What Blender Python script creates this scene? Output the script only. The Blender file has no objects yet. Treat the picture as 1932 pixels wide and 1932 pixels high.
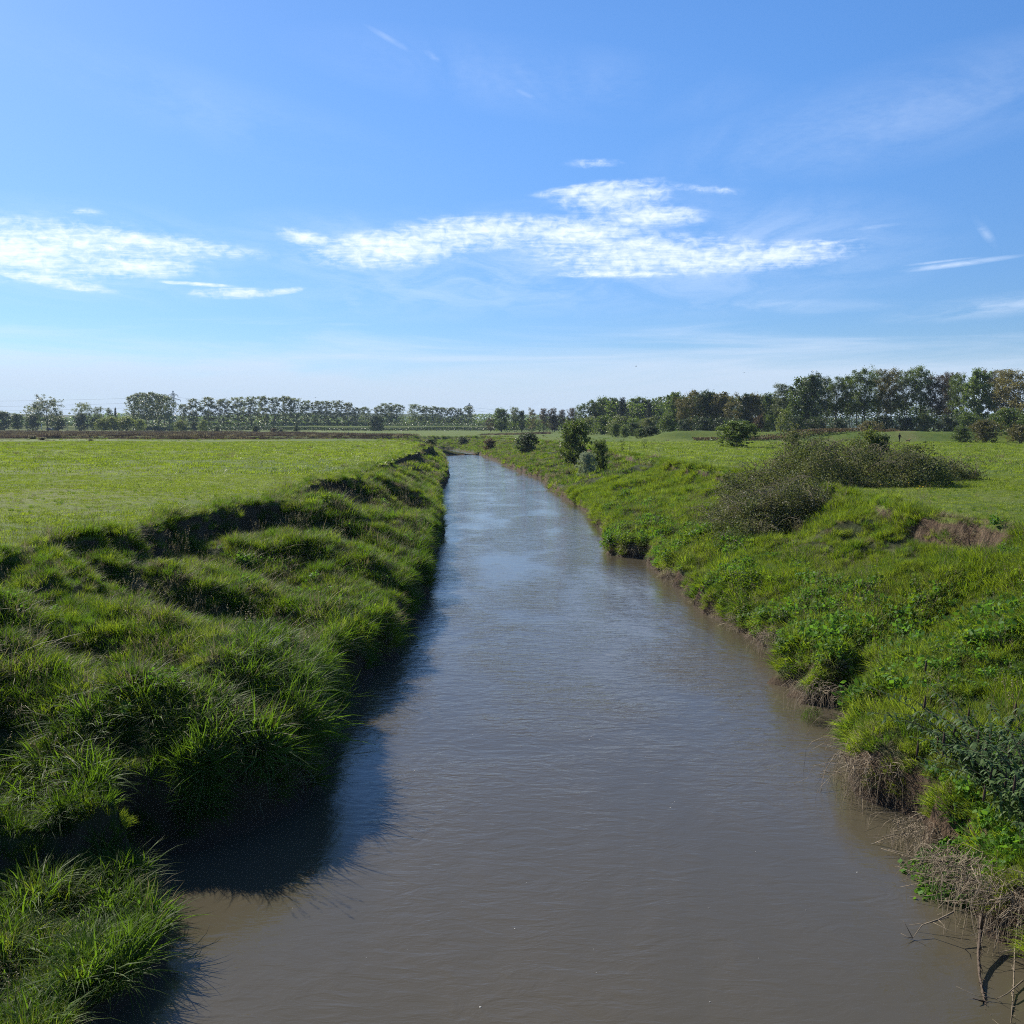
import bpy, math, random
import numpy as np
from mathutils import Vector, Matrix

SC = bpy.context.scene
COL = SC.collection
R = math.radians
# ------------------------------------------------------------------ camera, sky, sun, exposure
EYE = 6.5            # metres above the water
PITCH = R(5.08)
FOC = 0.94           # focal length / picture width
FIELD = 3.5          # level of the meadows
cam_d = bpy.data.cameras.new('camera'); cam = bpy.data.objects.new('camera', cam_d)
COL.objects.link(cam); SC.camera = cam
cam.location = (0, 0, EYE); cam.rotation_euler = (math.pi/2 - PITCH, 0, 0)
cam_d.sensor_width = 36; cam_d.lens = 36*FOC; cam_d.clip_start = 0.1; cam_d.clip_end = 20000

SUN_EL = R(36); SUN_AZ = R(-43)       # azimuth measured from +Y towards +X
sun_dir = Vector((math.sin(SUN_AZ)*math.cos(SUN_EL), math.cos(SUN_AZ)*math.cos(SUN_EL), math.sin(SUN_EL)))
sl = bpy.data.lights.new('sun', 'SUN'); sl.energy = 5.0; sl.angle = R(0.53); sl.color = (1.0, 0.93, 0.80)
so = bpy.data.objects.new('sun', sl); COL.objects.link(so); so.location = (-60, 60, 60)
so.rotation_euler = sun_dir.to_track_quat('Z', 'Y').to_euler()

vs = SC.view_settings
vs.view_transform = 'Standard'; vs.look = 'None'; vs.exposure = 0.82; vs.gamma = 1.0; vs.use_curve_mapping = False
SC.render.engine = 'CYCLES'
cy = SC.cycles
cy.use_denoising = False
cy.max_bounces = 7; cy.diffuse_bounces = 3; cy.glossy_bounces = 3; cy.transmission_bounces = 5
cy.volume_bounces = 1; cy.transparent_max_bounces = 6
cy.sample_clamp_indirect = 2.0; cy.sample_clamp_direct = 3.0
cy.use_adaptive_sampling = False; cy.filter_width = 1.05

def unproj(px, py, z=FIELD):
    """the place on level z seen at (px,py) of a 1932-wide copy of the photograph"""
    u = px/1932-.5; v = .5-py/1932
    dx = u; dy = FOC*math.cos(PITCH)+v*math.sin(PITCH); dz = -FOC*math.sin(PITCH)+v*math.cos(PITCH)
    t = (z-EYE)/dz
    return (dx*t, dy*t)
def azel(px, py):
    u = px/1932-.5; v = .5-py/1932
    dx = u; dy = FOC*math.cos(PITCH)+v*math.sin(PITCH); dz = -FOC*math.sin(PITCH)+v*math.cos(PITCH)
    return math.atan2(dx, dy), math.atan2(dz, math.hypot(dx, dy))

# ---- node helpers
class NT:
    def __init__(s, tree): s.t = tree; s.n = tree.nodes; s.l = tree.links
    def new(s, typ, **kw):
        n = s.n.new(typ)
        for k, v in kw.items(): setattr(n, k, v)
        return n
    def put(s, sock, v):
        if hasattr(v, 'is_linked') or isinstance(v, bpy.types.NodeSocket): s.l.new(v, sock)
        else: sock.default_value = v
    def math(s, op, a, b=0.0, c=None, clamp=False):
        n = s.new('ShaderNodeMath', operation=op); n.use_clamp = clamp
        s.put(n.inputs[0], a); s.put(n.inputs[1], b)
        if c is not None: s.put(n.inputs[2], c)
        return n.outputs[0]
    def mix(s, f, a, b, blend='MIX'):
        n = s.new('ShaderNodeMix', data_type='RGBA', blend_type=blend)
        s.put(n.inputs[0], f)
        for k, v in ((6, a), (7, b)):
            if isinstance(v, (tuple, list)): v = (*v[:3], 1.0)
            s.put(n.inputs[k], v)
        return n.outputs[2]
    def ramp(s, x, lo, hi, smooth=True):
        n = s.new('ShaderNodeMapRange'); n.interpolation_type = 'SMOOTHSTEP' if smooth else 'LINEAR'
        s.put(n.inputs[0], x); n.inputs[1].default_value = lo; n.inputs[2].default_value = hi
        return n.outputs[0]
    def noise(s, vec, scale, detail=4, rough=.55, dist=0.0):
        n = s.new('ShaderNodeTexNoise'); s.put(n.inputs['Vector'], vec)
        n.inputs['Scale'].default_value = scale; n.inputs['Detail'].default_value = detail
        n.inputs['Roughness'].default_value = rough; n.inputs['Distortion'].default_value = dist
        return n.outputs[0]
    def mapping(s, vec, scale=(1, 1, 1), rot=(0, 0, 0), loc=(0, 0, 0)):
        n = s.new('ShaderNodeMapping'); s.put(n.inputs[0], vec)
        n.inputs['Location'].default_value = loc; n.inputs['Rotation'].default_value = rot; n.inputs['Scale'].default_value = scale
        return n.outputs[0]

# ---- world: daylight sky with high thin clouds drawn by direction
W = bpy.data.worlds.new('World'); SC.world = W; W.use_nodes = True
W.node_tree.nodes.clear(); w = NT(W.node_tree)
sky = w.new('ShaderNodeTexSky'); sky.sky_type = 'NISHITA'; sky.sun_disc = False
sky.sun_elevation = SUN_EL; sky.sun_rotation = SUN_AZ
sky.air_density = 1.0; sky.dust_density = 0.25; sky.ozone_density = 2.5; sky.altitude = 0
tc = w.new('ShaderNodeTexCoord'); sep = w.new('ShaderNodeSeparateXYZ'); w.l.new(tc.outputs['Generated'], sep.inputs[0])
dx, dy, dz = sep.outputs
az = w.math('ARCTAN2', dx, dy); el = w.math('ARCSINE', dz)
dzs = w.math('MAXIMUM', w.math('ADD', dz, .03), .02)
comb = w.new('ShaderNodeCombineXYZ')
w.l.new(w.math('DIVIDE', dx, dzs), comb.inputs[0]); w.l.new(w.math('DIVIDE', dy, dzs), comb.inputs[1])
P = comb.outputs[0]
warp = w.noise(P, 1.2, 3, .6)
def ellipse(cx, cy, rx, ry, rot=0.0, soft=1.0):
    """soft-edged patch; centre and radii in photograph pixels of the 1932 copy"""
    a0, e0 = azel(cx, cy); k = 1/1816*1.02
    a = w.math('SUBTRACT', az, a0); e = w.math('SUBTRACT', el, e0)
    c, s_ = math.cos(R(rot)), math.sin(R(rot))
    x = w.math('DIVIDE', w.math('ADD', w.math('MULTIPLY', a, c), w.math('MULTIPLY', e, s_)), rx*k)
    y = w.math('DIVIDE', w.math('SUBTRACT', w.math('MULTIPLY', e, c), w.math('MULTIPLY', a, s_)), ry*k)
    d = w.math('SQRT', w.math('ADD', w.math('MULTIPLY', x, x), w.math('MULTIPLY', y, y)))
    return w.math('MULTIPLY', w.math('SUBTRACT', 1.15, d, clamp=True), soft)
def union(lst):
    r = lst[0]
    for q in lst[1:]: r = w.math('MAXIMUM', r, q)
    return r
# dense altocumulus sheets
m1 = union([ellipse(60, 470, 290, 56, 2), ellipse(250, 455, 235, 20, -3), ellipse(230, 500, 140, 22, 0), ellipse(90, 528, 110, 12, -7),
            ellipse(740, 470, 175, 38, 4), ellipse(900, 440, 190, 36, 3), ellipse(1080, 440, 160, 36, 0), ellipse(580, 450, 60, 16, -10),
            ellipse(1160, 370, 120, 30, 4), ellipse(1215, 405, 120, 24, -4), ellipse(1130, 355, 130, 12, 5),
            ellipse(1230, 480, 260, 42, -2), ellipse(1440, 485, 180, 28, 3), ellipse(1160, 517, 120, 9, 0),
            ellipse(440, 553, 85, 11, 2), ellipse(370, 536, 75, 4, -1), ellipse(165, 400, 40, 8, 0, .5), ellipse(540, 548, 35, 7, 8),
            ellipse(1120, 308, 60, 10, 0, .5), ellipse(1330, 357, 90, 9, -6, .55), ellipse(1500, 467, 130, 6, 4, .9)])
n_big = w.noise(w.mapping(P, (1, 1.0, 1)), 2.2, 5, .6, .4)
n_rip = w.noise(w.mapping(P, (1.0, 2.0, 1), (0, 0, R(24))), 9.0, 3, .55, .5)
n_fin = w.noise(P, 26.0, 4, .65, .3)
cd = w.new('ShaderNodeCombineXYZ'); w.l.new(az, cd.inputs[0]); w.l.new(el, cd.inputs[1])
n_puf = w.noise(w.mapping(cd.outputs[0], (80, 135, 1), (0, 0, R(-10))), 1.0, 4, .6, .5)
tex = w.math('ADD', w.math('MULTIPLY', n_big, .52), w.math('ADD', w.math('MULTIPLY', n_puf, .70), w.math('MULTIPLY', n_rip, .40)))
dens = w.math('ADD', w.math('MULTIPLY', m1, .92), w.math('MULTIPLY', w.math('SUBTRACT', tex, .76), 2.3))
c1 = w.math('MULTIPLY', w.math('MULTIPLY', w.ramp(dens, -.05, 1.5), w.ramp(m1, .02, .45)), w.math('ADD', .72, w.math('MULTIPLY', n_puf, .40)))
# veils of cirrus
m2 = union([ellipse(1000, 520, 520, 75, 3, .55), ellipse(1250, 480, 460, 110, 0, .6), ellipse(700, 470, 300, 70, 0, .45), ellipse(150, 480, 330, 85, 0, .5), ellipse(1900, 575, 190, 20, 4, .75), ellipse(1450, 575, 260, 14, -2, .45),
            ellipse(1010, 150, 420, 60, -6, .22), ellipse(1700, 215, 420, 80, 8, .34), ellipse(400, 210, 380, 60, -12, .14),
            ellipse(665, 568, 28, 22, -40, .55), ellipse(1800, 499, 100, 5, 4, 1.1), ellipse(1770, 494, 60, 2.5, 3, .9), ellipse(1858, 437, 32, 8, -55, .5), ellipse(1650, 428, 60, 5, 3, .5),
            ellipse(740, 77, 50, 6, -24, .5), ellipse(820, 108, 26, 7, -24, .55), ellipse(991, 177, 28, 6, -22, .5)])
n_ci = w.noise(w.mapping(P, (1.0, .55, 1), (0, 0, R(-50))), 2.2, 5, .6, .8)
c2 = w.math('MULTIPLY', m2, w.ramp(w.math('ADD', n_ci, w.math('MULTIPLY', n_fin, .2)), .38, .85))
# low milky bands over the horizon
bandn = w.noise(w.mapping(cd.outputs[0], (3.0, 34, 1), (0, 0, R(-2))), 1.0, 5, .6, .6)
elw = w.math('ADD', el, w.math('MULTIPLY', w.math('SUBTRACT', bandn, .5), .15))
c3 = w.math('MULTIPLY', w.math('SUBTRACT', 1.0, w.ramp(elw, .03, .105)), .72)
c4 = w.math('MULTIPLY', w.math('SUBTRACT', 1.0, w.ramp(el, .0, .11)), .22)
cl = w.math('ADD', w.math('ADD', w.math('MULTIPLY', c1, .95), w.math('MULTIPLY', c2, .62)), w.math('ADD', c3, c4), clamp=True)
# the sky straight from the texture, a little deeper in blue like the camera's rendering
skyc = w.mix(1.0, sky.outputs[0], w.mix(w.ramp(el, .0, .40), (0.50, .70, 1.02), w.mix(w.ramp(az, -.6, .3, False), (.66, .87, 1.16), (0.62, 1.0, 1.42))), 'MULTIPLY')
side = w.ramp(az, -.75, .75, False)
cw = w.mix(side, (9.6, 10.4, 11.8), (7.0, 8.2, 10.2))
low = w.mix(w.ramp(el, .02, .16), (5.3, 6.35, 7.9), cw)
fin = w.mix(cl, skyc, low)
bg = w.new('ShaderNodeBackground'); w.l.new(fin, bg.inputs[0]); bg.inputs[1].default_value = 0.066
wo = w.new('ShaderNodeOutputWorld'); w.l.new(bg.outputs[0], wo.inputs[0])

# ------------------------------------------------------------------ materials
def new_mat(name):
    m = bpy.data.materials.new(name); m.use_nodes = True
    m.node_tree.nodes.clear(); return m, NT(m.node_tree)
def out(n, shader): o = n.new('ShaderNodeOutputMaterial'); n.l.new(shader, o.inputs[0])
def leaf_mat(name, c1, c2, tr, rough=.5, spec=.35, trans=.45, patch=.25, randv=.35):
    m, n = new_mat(name)
    g = n.new('ShaderNodeNewGeometry'); oi = n.new('ShaderNodeObjectInfo')
    nz = n.noise(g.outputs['Position'], patch, 3, .6)
    nf = n.noise(g.outputs['Position'], patch*11+.7, 2, .5)
    f = n.math('ADD', n.ramp(n.math('ADD', nz, n.math('MULTIPLY', n.math('SUBTRACT', nf, .5), .35)), .34, .66), 
               n.math('MULTIPLY', n.math('SUBTRACT', oi.outputs['Random'], .5), randv), clamp=True)
    c = n.mix(f, c1, c2)
    v = n.math('ADD', .78, n.math('MULTIPLY', n.math('FRACT', n.math('MULTIPLY', oi.outputs['Random'], 7.31)), .44))
    hv = n.new('ShaderNodeHueSaturation'); n.l.new(c, hv.inputs['Color']); n.l.new(v, hv.inputs['Value'])
    p = n.new('ShaderNodeBsdfPrincipled'); n.l.new(hv.outputs[0], p.inputs['Base Color'])
    p.inputs['Roughness'].default_value = rough; p.inputs['Specular IOR Level'].default_value = spec
    t = n.new('ShaderNodeBsdfTranslucent')
    tcl = n.mix(f, tr, tuple(a*.6+b*.9 for a, b in zip(tr, c2)))
    ht = n.new('ShaderNodeHueSaturation'); n.l.new(tcl, ht.inputs['Color']); n.l.new(v, ht.inputs['Value'])
    n.l.new(ht.outputs[0], t.inputs[0])
    ms = n.new('ShaderNodeMixShader'); ms.inputs[0].default_value = trans
    n.l.new(p.outputs[0], ms.inputs[1]); n.l.new(t.outputs[0], ms.inputs[2]); out(n, ms.outputs[0])
    return m
M = {}
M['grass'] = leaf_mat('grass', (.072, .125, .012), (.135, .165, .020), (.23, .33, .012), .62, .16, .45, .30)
M['grass_lush_shaded'] = leaf_mat('grass_lush_shaded', (.034, .076, .010), (.060, .108, .012), (.125, .235, .008), .6, .18, .45, .35)  # lush green, lowered in colour to paint in the left bank's shade
M['turf'] = leaf_mat('turf', (.092, .145, .014), (.138, .172, .020), (.225, .315, .012), .5, .3, .45, .12)
M['straw'] = leaf_mat('straw', (.24, .19, .105), (.17, .15, .07), (.22, .19, .10), .6, .25, .3, .5)
M['rush'] = leaf_mat('rush', (.062, .040, .034), (.085, .062, .045), (.05, .035, .025), .7, .1, .25, .03)
M['herb'] = leaf_mat('herb', (.070, .128, .014), (.110, .165, .016), (.20, .32, .010), .62, .14, .42, .5)
M['bramble'] = leaf_mat('bramble', (.058, .086, .028), (.095, .092, .040), (.12, .15, .025), .6, .2, .32, .9)
M['shrub_leaf'] = leaf_mat('shrub_leaf', (.048, .085, .030), (.070, .110, .032), (.09, .18, .02), .6, .2, .3, .8)
M['ivy'] = leaf_mat('ivy', (.045, .12, .02), (.07, .15, .022), (.14, .29, .015), .6, .15, .4, .8)
M['leaf_poplar'] = leaf_mat('leaf_poplar', (.095, .128, .042), (.135, .155, .046), (.15, .19, .03), .5, .4, .35, .02, .5)
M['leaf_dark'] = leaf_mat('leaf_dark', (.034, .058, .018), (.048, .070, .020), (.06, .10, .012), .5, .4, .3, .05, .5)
M['leaf_mid'] = leaf_mat('leaf_mid', (.058, .100, .022), (.085, .118, .024), (.12, .18, .016), .5, .35, .4, .05, .5)
M['leaf_bright'] = leaf_mat('leaf_bright', (.090, .125, .026), (.125, .145, .030), (.17, .22, .02), .5, .35, .42, .3, .4)
M['leaf_olive'] = leaf_mat('leaf_olive', (.10, .094, .028), (.13, .112, .032), (.15, .14, .02), .5, .35, .35, .05, .5)
M['leaf_brown'] = leaf_mat('leaf_brown', (.085, .060, .032), (.10, .075, .035), (.10, .065, .025), .6, .2, .3, .05, .4)
M['leaf_conifer'] = leaf_mat('leaf_conifer', (.016, .028, .018), (.022, .034, .020), (.015, .03, .01), .6, .2, .15, .05, .3)
M['blossom'] = leaf_mat('blossom', (.28, .32, .20), (.22, .27, .16), (.2, .24, .12), .6, .2, .35, .8)
M['petal'] = leaf_mat('petal', (.75, .52, .02), (.70, .46, .02), (.6, .4, .02), .6, .2, .3, .8)
def plain(name, c, rough=.8, spec=.2, metal=0.0, var=.25, scale=6.0, bump=0.0):
    m, n = new_mat(name)
    tcx = n.new('ShaderNodeTexCoord'); nz = n.noise(tcx.outputs['Object'], scale, 4, .6)
    c2 = tuple(x*(1-var) for x in c)
    p = n.new('ShaderNodeBsdfPrincipled'); n.l.new(n.mix(n.ramp(nz, .35, .65), c, c2), p.inputs['Base Color'])
    p.inputs['Roughness'].default_value = rough; p.inputs['Specular IOR Level'].default_value = spec; p.inputs['Metallic'].default_value = metal
    if bump:
        b = n.new('ShaderNodeBump'); b.inputs['Strength'].default_value = bump; b.inputs['Distance'].default_value = .05
        n.l.new(nz, b.inputs['Height']); n.l.new(b.outputs[0], p.inputs['Normal'])
    out(n, p.outputs[0]); return m
M['bark'] = plain('bark', (.075, .062, .048), .9, .1, 0, .4, 3, .4)
M['bark_pale'] = plain('bark_pale', (.15, .13, .10), .9, .1, 0, .4, 3, .4)
M['twig'] = plain('twig', (.22, .18, .13), .85, .15, 0, .45, 9)
M['root'] = plain('root', (.25, .205, .15), .85, .15, 0, .5, 7)
M['mud'] = plain('mud', (.10, .075, .055), .8, .2, 0, .4, 20, .6)
M['steel'] = plain('steel', (.22, .25, .28), .6, .3, .3, .1, 1)
M['wire'] = plain('wire', (.20, .22, .25), .6, .3, 0, .1, 1)
M['foam'] = plain('foam', (.42, .42, .40), .6, .3, 0, .1, 9)
M['wood_post'] = plain('wood_post', (.13, .10, .07), .9, .1, 0, .3, 8)
M['white_post'] = plain('white_post', (.70, .72, .72), .6, .3, 0, .1, 4)
M['skin'] = plain('skin', (.45, .28, .20), .6, .3, 0, .05, 4)
M['dark_cloth'] = plain('dark_cloth', (.012, .013, .018), .9, .1, 0, .3, 8)
M['hair'] = plain('hair', (.03, .02, .015), .7, .2, 0, .2, 8)
M['fur'] = plain('fur', (.42, .27, .13), .9, .1, 0, .2, 8)
M['tyre'] = plain('tyre', (.02, .02, .02), .85, .2, 0, .2, 4)
M['glass'] = plain('glass', (.03, .04, .05), .08, .6, 0, .1, 1)
M['paint_pink'] = plain('paint_pink', (.62, .34, .46), .3, .5, 0, .05, 1)
M['paint_white'] = plain('paint_white', (.75, .77, .80), .3, .5, 0, .05, 1)
M['paint_dark'] = plain('paint_dark', (.03, .035, .045), .3, .5, 0, .05, 1)
M['paint_blue'] = plain('paint_blue', (.45, .56, .70), .3, .5, 0, .05, 1)
M['feather'] = plain('feather', (.05, .05, .06), .8, .2, 0, .2, 8)

# ground: turf and bare earth chosen by how steep the place is
def ground_mat():
    m, n = new_mat('meadow_ground')
    g = n.new('ShaderNodeNewGeometry'); pos = g.outputs['Position']
    sp = n.new('ShaderNodeSeparateXYZ'); n.l.new(pos, sp.inputs[0])
    sn = n.new('ShaderNodeSeparateXYZ'); n.l.new(g.outputs['Normal'], sn.inputs[0])
    a = n.noise(pos, .06, 4, .6); b = n.noise(pos, .9, 4, .65); c = n.noise(pos, 9, 4, .7); d = n.noise(pos, 55, 3, .7)
    f1 = n.ramp(n.math('ADD', n.math('MULTIPLY', a, .55), n.math('MULTIPLY', b, .45)), .38, .62)
    g1 = n.mix(f1, (.062, .100, .012), (.112, .142, .018))
    g1 = n.mix(n.math('MULTIPLY', n.ramp(c, .40, .66), .65), g1, (.040, .070, .012))
    k3 = n.noise(n.mapping(pos, (1, .6, 1)), .22, 4, .7)
    g1 = n.mix(n.math('MULTIPLY', n.ramp(k3, .50, .62), .55), g1, (.045, .085, .014))
    g1 = n.mix(n.math('MULTIPLY', n.ramp(d, .50, .75), .35), g1, (.15, .17, .04))
    # pale dry patches
    e = n.noise(n.mapping(pos, (1, .5, 1), (0, 0, .3)), .035, 5, .65)
    g1 = n.mix(n.math('MULTIPLY', n.ramp(e, .56, .70), .5), g1, (.16, .14, .07))
    # bank sides: darker ground below the field level
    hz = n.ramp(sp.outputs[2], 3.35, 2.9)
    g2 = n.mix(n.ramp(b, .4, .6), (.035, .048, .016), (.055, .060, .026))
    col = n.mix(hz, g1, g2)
    soil = n.mix(n.ramp(c, .35, .65), (.110, .074, .048), (.060, .043, .030))
    soil = n.mix(n.math('MULTIPLY', n.ramp(d, .45, .7), .6), soil, (.07, .048, .034))
    vs_ = n.noise(n.mapping(pos, (1, 1, .55)), 3.4, 5, .75, .6)
    soil = n.mix(n.math('MULTIPLY', n.ramp(vs_, .48, .62), .6), soil, (.155, .112, .072))
    soil = n.mix(n.math('MULTIPLY', n.ramp(sp.outputs[0], 1.0, -1.0), .75), soil, (.050, .040, .022))  # left bank soil darkened, its shade put into the colour
    ck = n.noise(n.mapping(pos, (1, 1, .5)), 3.2, 5, .75)
    soil = n.mix(n.ramp(ck, .56, .66), soil, (.035, .024, .018))
    near = n.ramp(sp.outputs[1], 290, 225)
    steep = n.math('MULTIPLY', n.ramp(n.math('ADD', sn.outputs[2], n.math('MULTIPLY', n.math('SUBTRACT', b, .5), .25)), .72, .55), near)
    col = n.mix(steep, col, soil)
    wet = n.math('MULTIPLY', n.ramp(sp.outputs[2], .32, .12), n.math('ADD', .35, n.math('MULTIPLY', near, .65)))
    col = n.mix(wet, col, (.055, .040, .028))
    p = n.new('ShaderNodeBsdfPrincipled'); n.l.new(col, p.inputs['Base Color'])
    p.inputs['Roughness'].default_value = .9; p.inputs['Specular IOR Level'].default_value = .12
    h = n.math('ADD', n.math('MULTIPLY', c, .06), n.math('ADD', n.math('MULTIPLY', d, .02), n.math('ADD', n.math('MULTIPLY', b, .10), n.math('MULTIPLY', n.math('MULTIPLY', vs_, steep), .22))))
    bu = n.new('ShaderNodeBump'); bu.inputs['Strength'].default_value = .9; bu.inputs['Distance'].default_value = 1.0
    n.l.new(h, bu.inputs['Height']); n.l.new(bu.outputs[0], p.inputs['Normal'])
    out(n, p.outputs[0]); return m
M['ground'] = ground_mat()
def water_mat():
    m, n = new_mat('river_water')
    g = n.new('ShaderNodeNewGeometry'); pos = g.outputs['Position']
    big = n.noise(n.mapping(pos, (.5, .25, 1)), .50, 4, .55, .7)
    sw = n.noise(n.mapping(pos, (.8, 1.3, 1)), 1.3, 4, .55, 1.6)
    rip = n.noise(n.mapping(pos, (.75, 2.0, 1)), 2.6, 4, .6, .7)
    fine = n.noise(n.mapping(pos, (.8, 1.8, 1)), 9.0, 3, .6, .4)
    amp = n.math('ADD', .25, n.math('MULTIPLY', n.ramp(big, .30, .72), 1.0))
    spw = n.new('ShaderNodeSeparateXYZ'); n.l.new(pos, spw.inputs[0])
    amp = n.math('MULTIPLY', amp, n.math('ADD', .5, n.math('MULTIPLY', n.ramp(spw.outputs[1], 12, 26), .6)))
    h = n.math('MULTIPLY', amp, n.math('ADD', n.math('ADD', n.math('MULTIPLY', sw, .032), n.math('MULTIPLY', rip, .023)), n.math('MULTIPLY', fine, .0030)))
    bu = n.new('ShaderNodeBump'); bu.inputs['Strength'].default_value = 1.0; bu.inputs['Distance'].default_value = 1.0
    n.l.new(h, bu.inputs['Height'])
    cc = n.mix(n.ramp(big, .35, .7), (.064, .056, .038), (.074, .063, .042))
    p = n.new('ShaderNodeBsdfPrincipled'); n.l.new(cc, p.inputs['Base Color'])
    p.inputs['Roughness'].default_value = .045; p.inputs['IOR'].default_value = 1.333; p.inputs['Specular IOR Level'].default_value = .5
    n.l.new(bu.outputs[0], p.inputs['Normal']); out(n, p.outputs[0]); return m
M['water'] = water_mat()

# ------------------------------------------------------------------ object helpers
def mesh_np(name, V, F, mat=None, smooth=False):
    """V: (n,3); F: list of arrays, each (m,k)"""
    me = bpy.data.meshes.new(name)
    V = np.asarray(V, dtype=np.float32)
    if not isinstance(F, list) or not hasattr(F[0], 'shape'): F = [np.asarray(F)]
    F = [np.atleast_2d(np.asarray(f, dtype=np.int32)) for f in F if len(f)]
    lt = np.concatenate([np.full(len(f), f.shape[1], np.int32) for f in F])
    li = np.concatenate([f.ravel() for f in F])
    me.vertices.add(len(V)); me.vertices.foreach_set('co', V.ravel())
    me.loops.add(len(li)); me.loops.foreach_set('vertex_index', li)
    me.polygons.add(len(lt)); ls = np.concatenate([[0], np.cumsum(lt)[:-1]]).astype(np.int32)
    me.polygons.foreach_set('loop_start', ls); me.polygons.foreach_set('loop_total', lt)
    if smooth: me.polygons.foreach_set('use_smooth', np.ones(len(lt), bool))
    me.update(calc_edges=True)
    if mat: me.materials.append(mat)
    return me
def link(name, me, parent=None, loc=(0, 0, 0), rz=0.0, scale=None):
    o = bpy.data.objects.new(name, me); COL.objects.link(o); o.location = loc; o.rotation_euler = (0, 0, rz)
    if scale is not None: o.scale = scale
    if parent: o.parent = parent
    return o
def tag(o, label=None, cat=None, group=None, kind=None):
    if label: o['label'] = label
    if cat: o['category'] = cat
    if group: o['group'] = group
    if kind: o['kind'] = kind
    return o
class MB:
    def __init__(s): s.v = []; s.q = []; s.t = []; s.n = 0
    def add(s, V, quads=None, tris=None):
        V = np.asarray(V, float)
        if quads is not None and len(quads): s.q.append(np.asarray(quads)+s.n)
        if tris is not None and len(tris): s.t.append(np.asarray(tris)+s.n)
        s.v.append(V); s.n += len(V)
    def tube(s, pts, r0, r1=None, k=5, cap=True):
        pts = [Vector(p) for p in pts]; r1 = r0 if r1 is None else r1
        n = len(pts); V = []
        for i, p in enumerate(pts):
            d = (pts[min(i+1, n-1)]-pts[max(i-1, 0)]).normalized()
            a = d.cross(Vector((.31, .17, .93)) if abs(d.z) < .9 else Vector((1, 0, 0))).normalized(); b = d.cross(a)
            r = r0[i] if isinstance(r0, (list, tuple)) else r0+(r1-r0)*i/(n-1)
            for j in range(k):
                t = 2*math.pi*j/k; V.append(p+a*(r*math.cos(t))+b*(r*math.sin(t)))
        q = [(i*k+j, i*k+(j+1) % k, (i+1)*k+(j+1) % k, (i+1)*k+j) for i in range(n-1) for j in range(k)]
        t = []
        if cap:
            V.append(pts[0]); V.append(pts[-1]); c0 = n*k; c1 = n*k+1
            t = [(c0, (j+1) % k, j) for j in range(k)]+[(c1, (n-1)*k+j, (n-1)*k+(j+1) % k) for j in range(k)]
        s.add([tuple(x) for x in V], q, t)
    def box(s, c, d, rz=0.0):
        V = []; 
        for z in (-.5, .5):
            for y in (-.5, .5):
                for x in (-.5, .5):
                    X, Y = x*d[0], y*d[1]; V.append((c[0]+X*math.cos(rz)-Y*math.sin(rz), c[1]+X*math.sin(rz)+Y*math.cos(rz), c[2]+z*d[2]))
        s.add(V, [(0, 2, 3, 1), (4, 5, 7, 6), (0, 1, 5, 4), (2, 6, 7, 3), (0, 4, 6, 2), (1, 3, 7, 5)])
    def prism(s, prof, y0, y1):
        """profile in xz swept along y"""
        n = len(prof); V = [(x, y0, z) for x, z in prof]+[(x, y1, z) for x, z in prof]
        q = [(i, (i+1) % n, n+(i+1) % n, n+i) for i in range(n)]
        V += [(sum(p[0] for p in prof)/n, y0, sum(p[1] for p in prof)/n), (sum(p[0] for p in prof)/n, y1, sum(p[1] for p in prof)/n)]
        t = [(2*n, (i+1) % n, i) for i in range(n)]+[(2*n+1, n+i, n+(i+1) % n) for i in range(n)]
        s.add(V, q, t)
    def mesh(s, name, mat, smooth=False):
        F = []
        if s.q: F.append(np.concatenate(s.q))
        if s.t: F.append(np.concatenate(s.t))
        return mesh_np(name, np.concatenate(s.v), F, mat, smooth)

# ------------------------------------------------------------------ numpy noise and the shape of the land
def vnoise(x, y, seed=0):
    xi = np.floor(x).astype(np.int64); yi = np.floor(y).astype(np.int64); fx = x-xi; fy = y-yi
    fx = fx*fx*fx*(fx*(fx*6-15)+10); fy = fy*fy*fy*(fy*(fy*6-15)+10)
    def h(i, j):
        k = (i*374761393+j*668265263+seed*1274126177) & 0xffffffff
        k = ((k ^ (k >> 13))*1274126177) & 0xffffffff
        return ((k ^ (k >> 16)) & 0xffff)/65535.0
    return (h(xi, yi)*(1-fx)+h(xi+1, yi)*fx)*(1-fy)+(h(xi, yi+1)*(1-fx)+h(xi+1, yi+1)*fx)*fy*1.0
def fbm(x, y, o=4, seed=0):
    a = .5; r = 0; t = 0
    for i in range(o): r = r+a*vnoise(x, y, seed+i*17); t += a; a *= .5; x = x*2.03+3.7; y = y*2.03+1.3
    return r/t-.5
def sm(x, a=0.0, b=1.0):
    t = np.clip((x-a)/(b-a), 0, 1); return t*t*(3-2*t)

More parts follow.
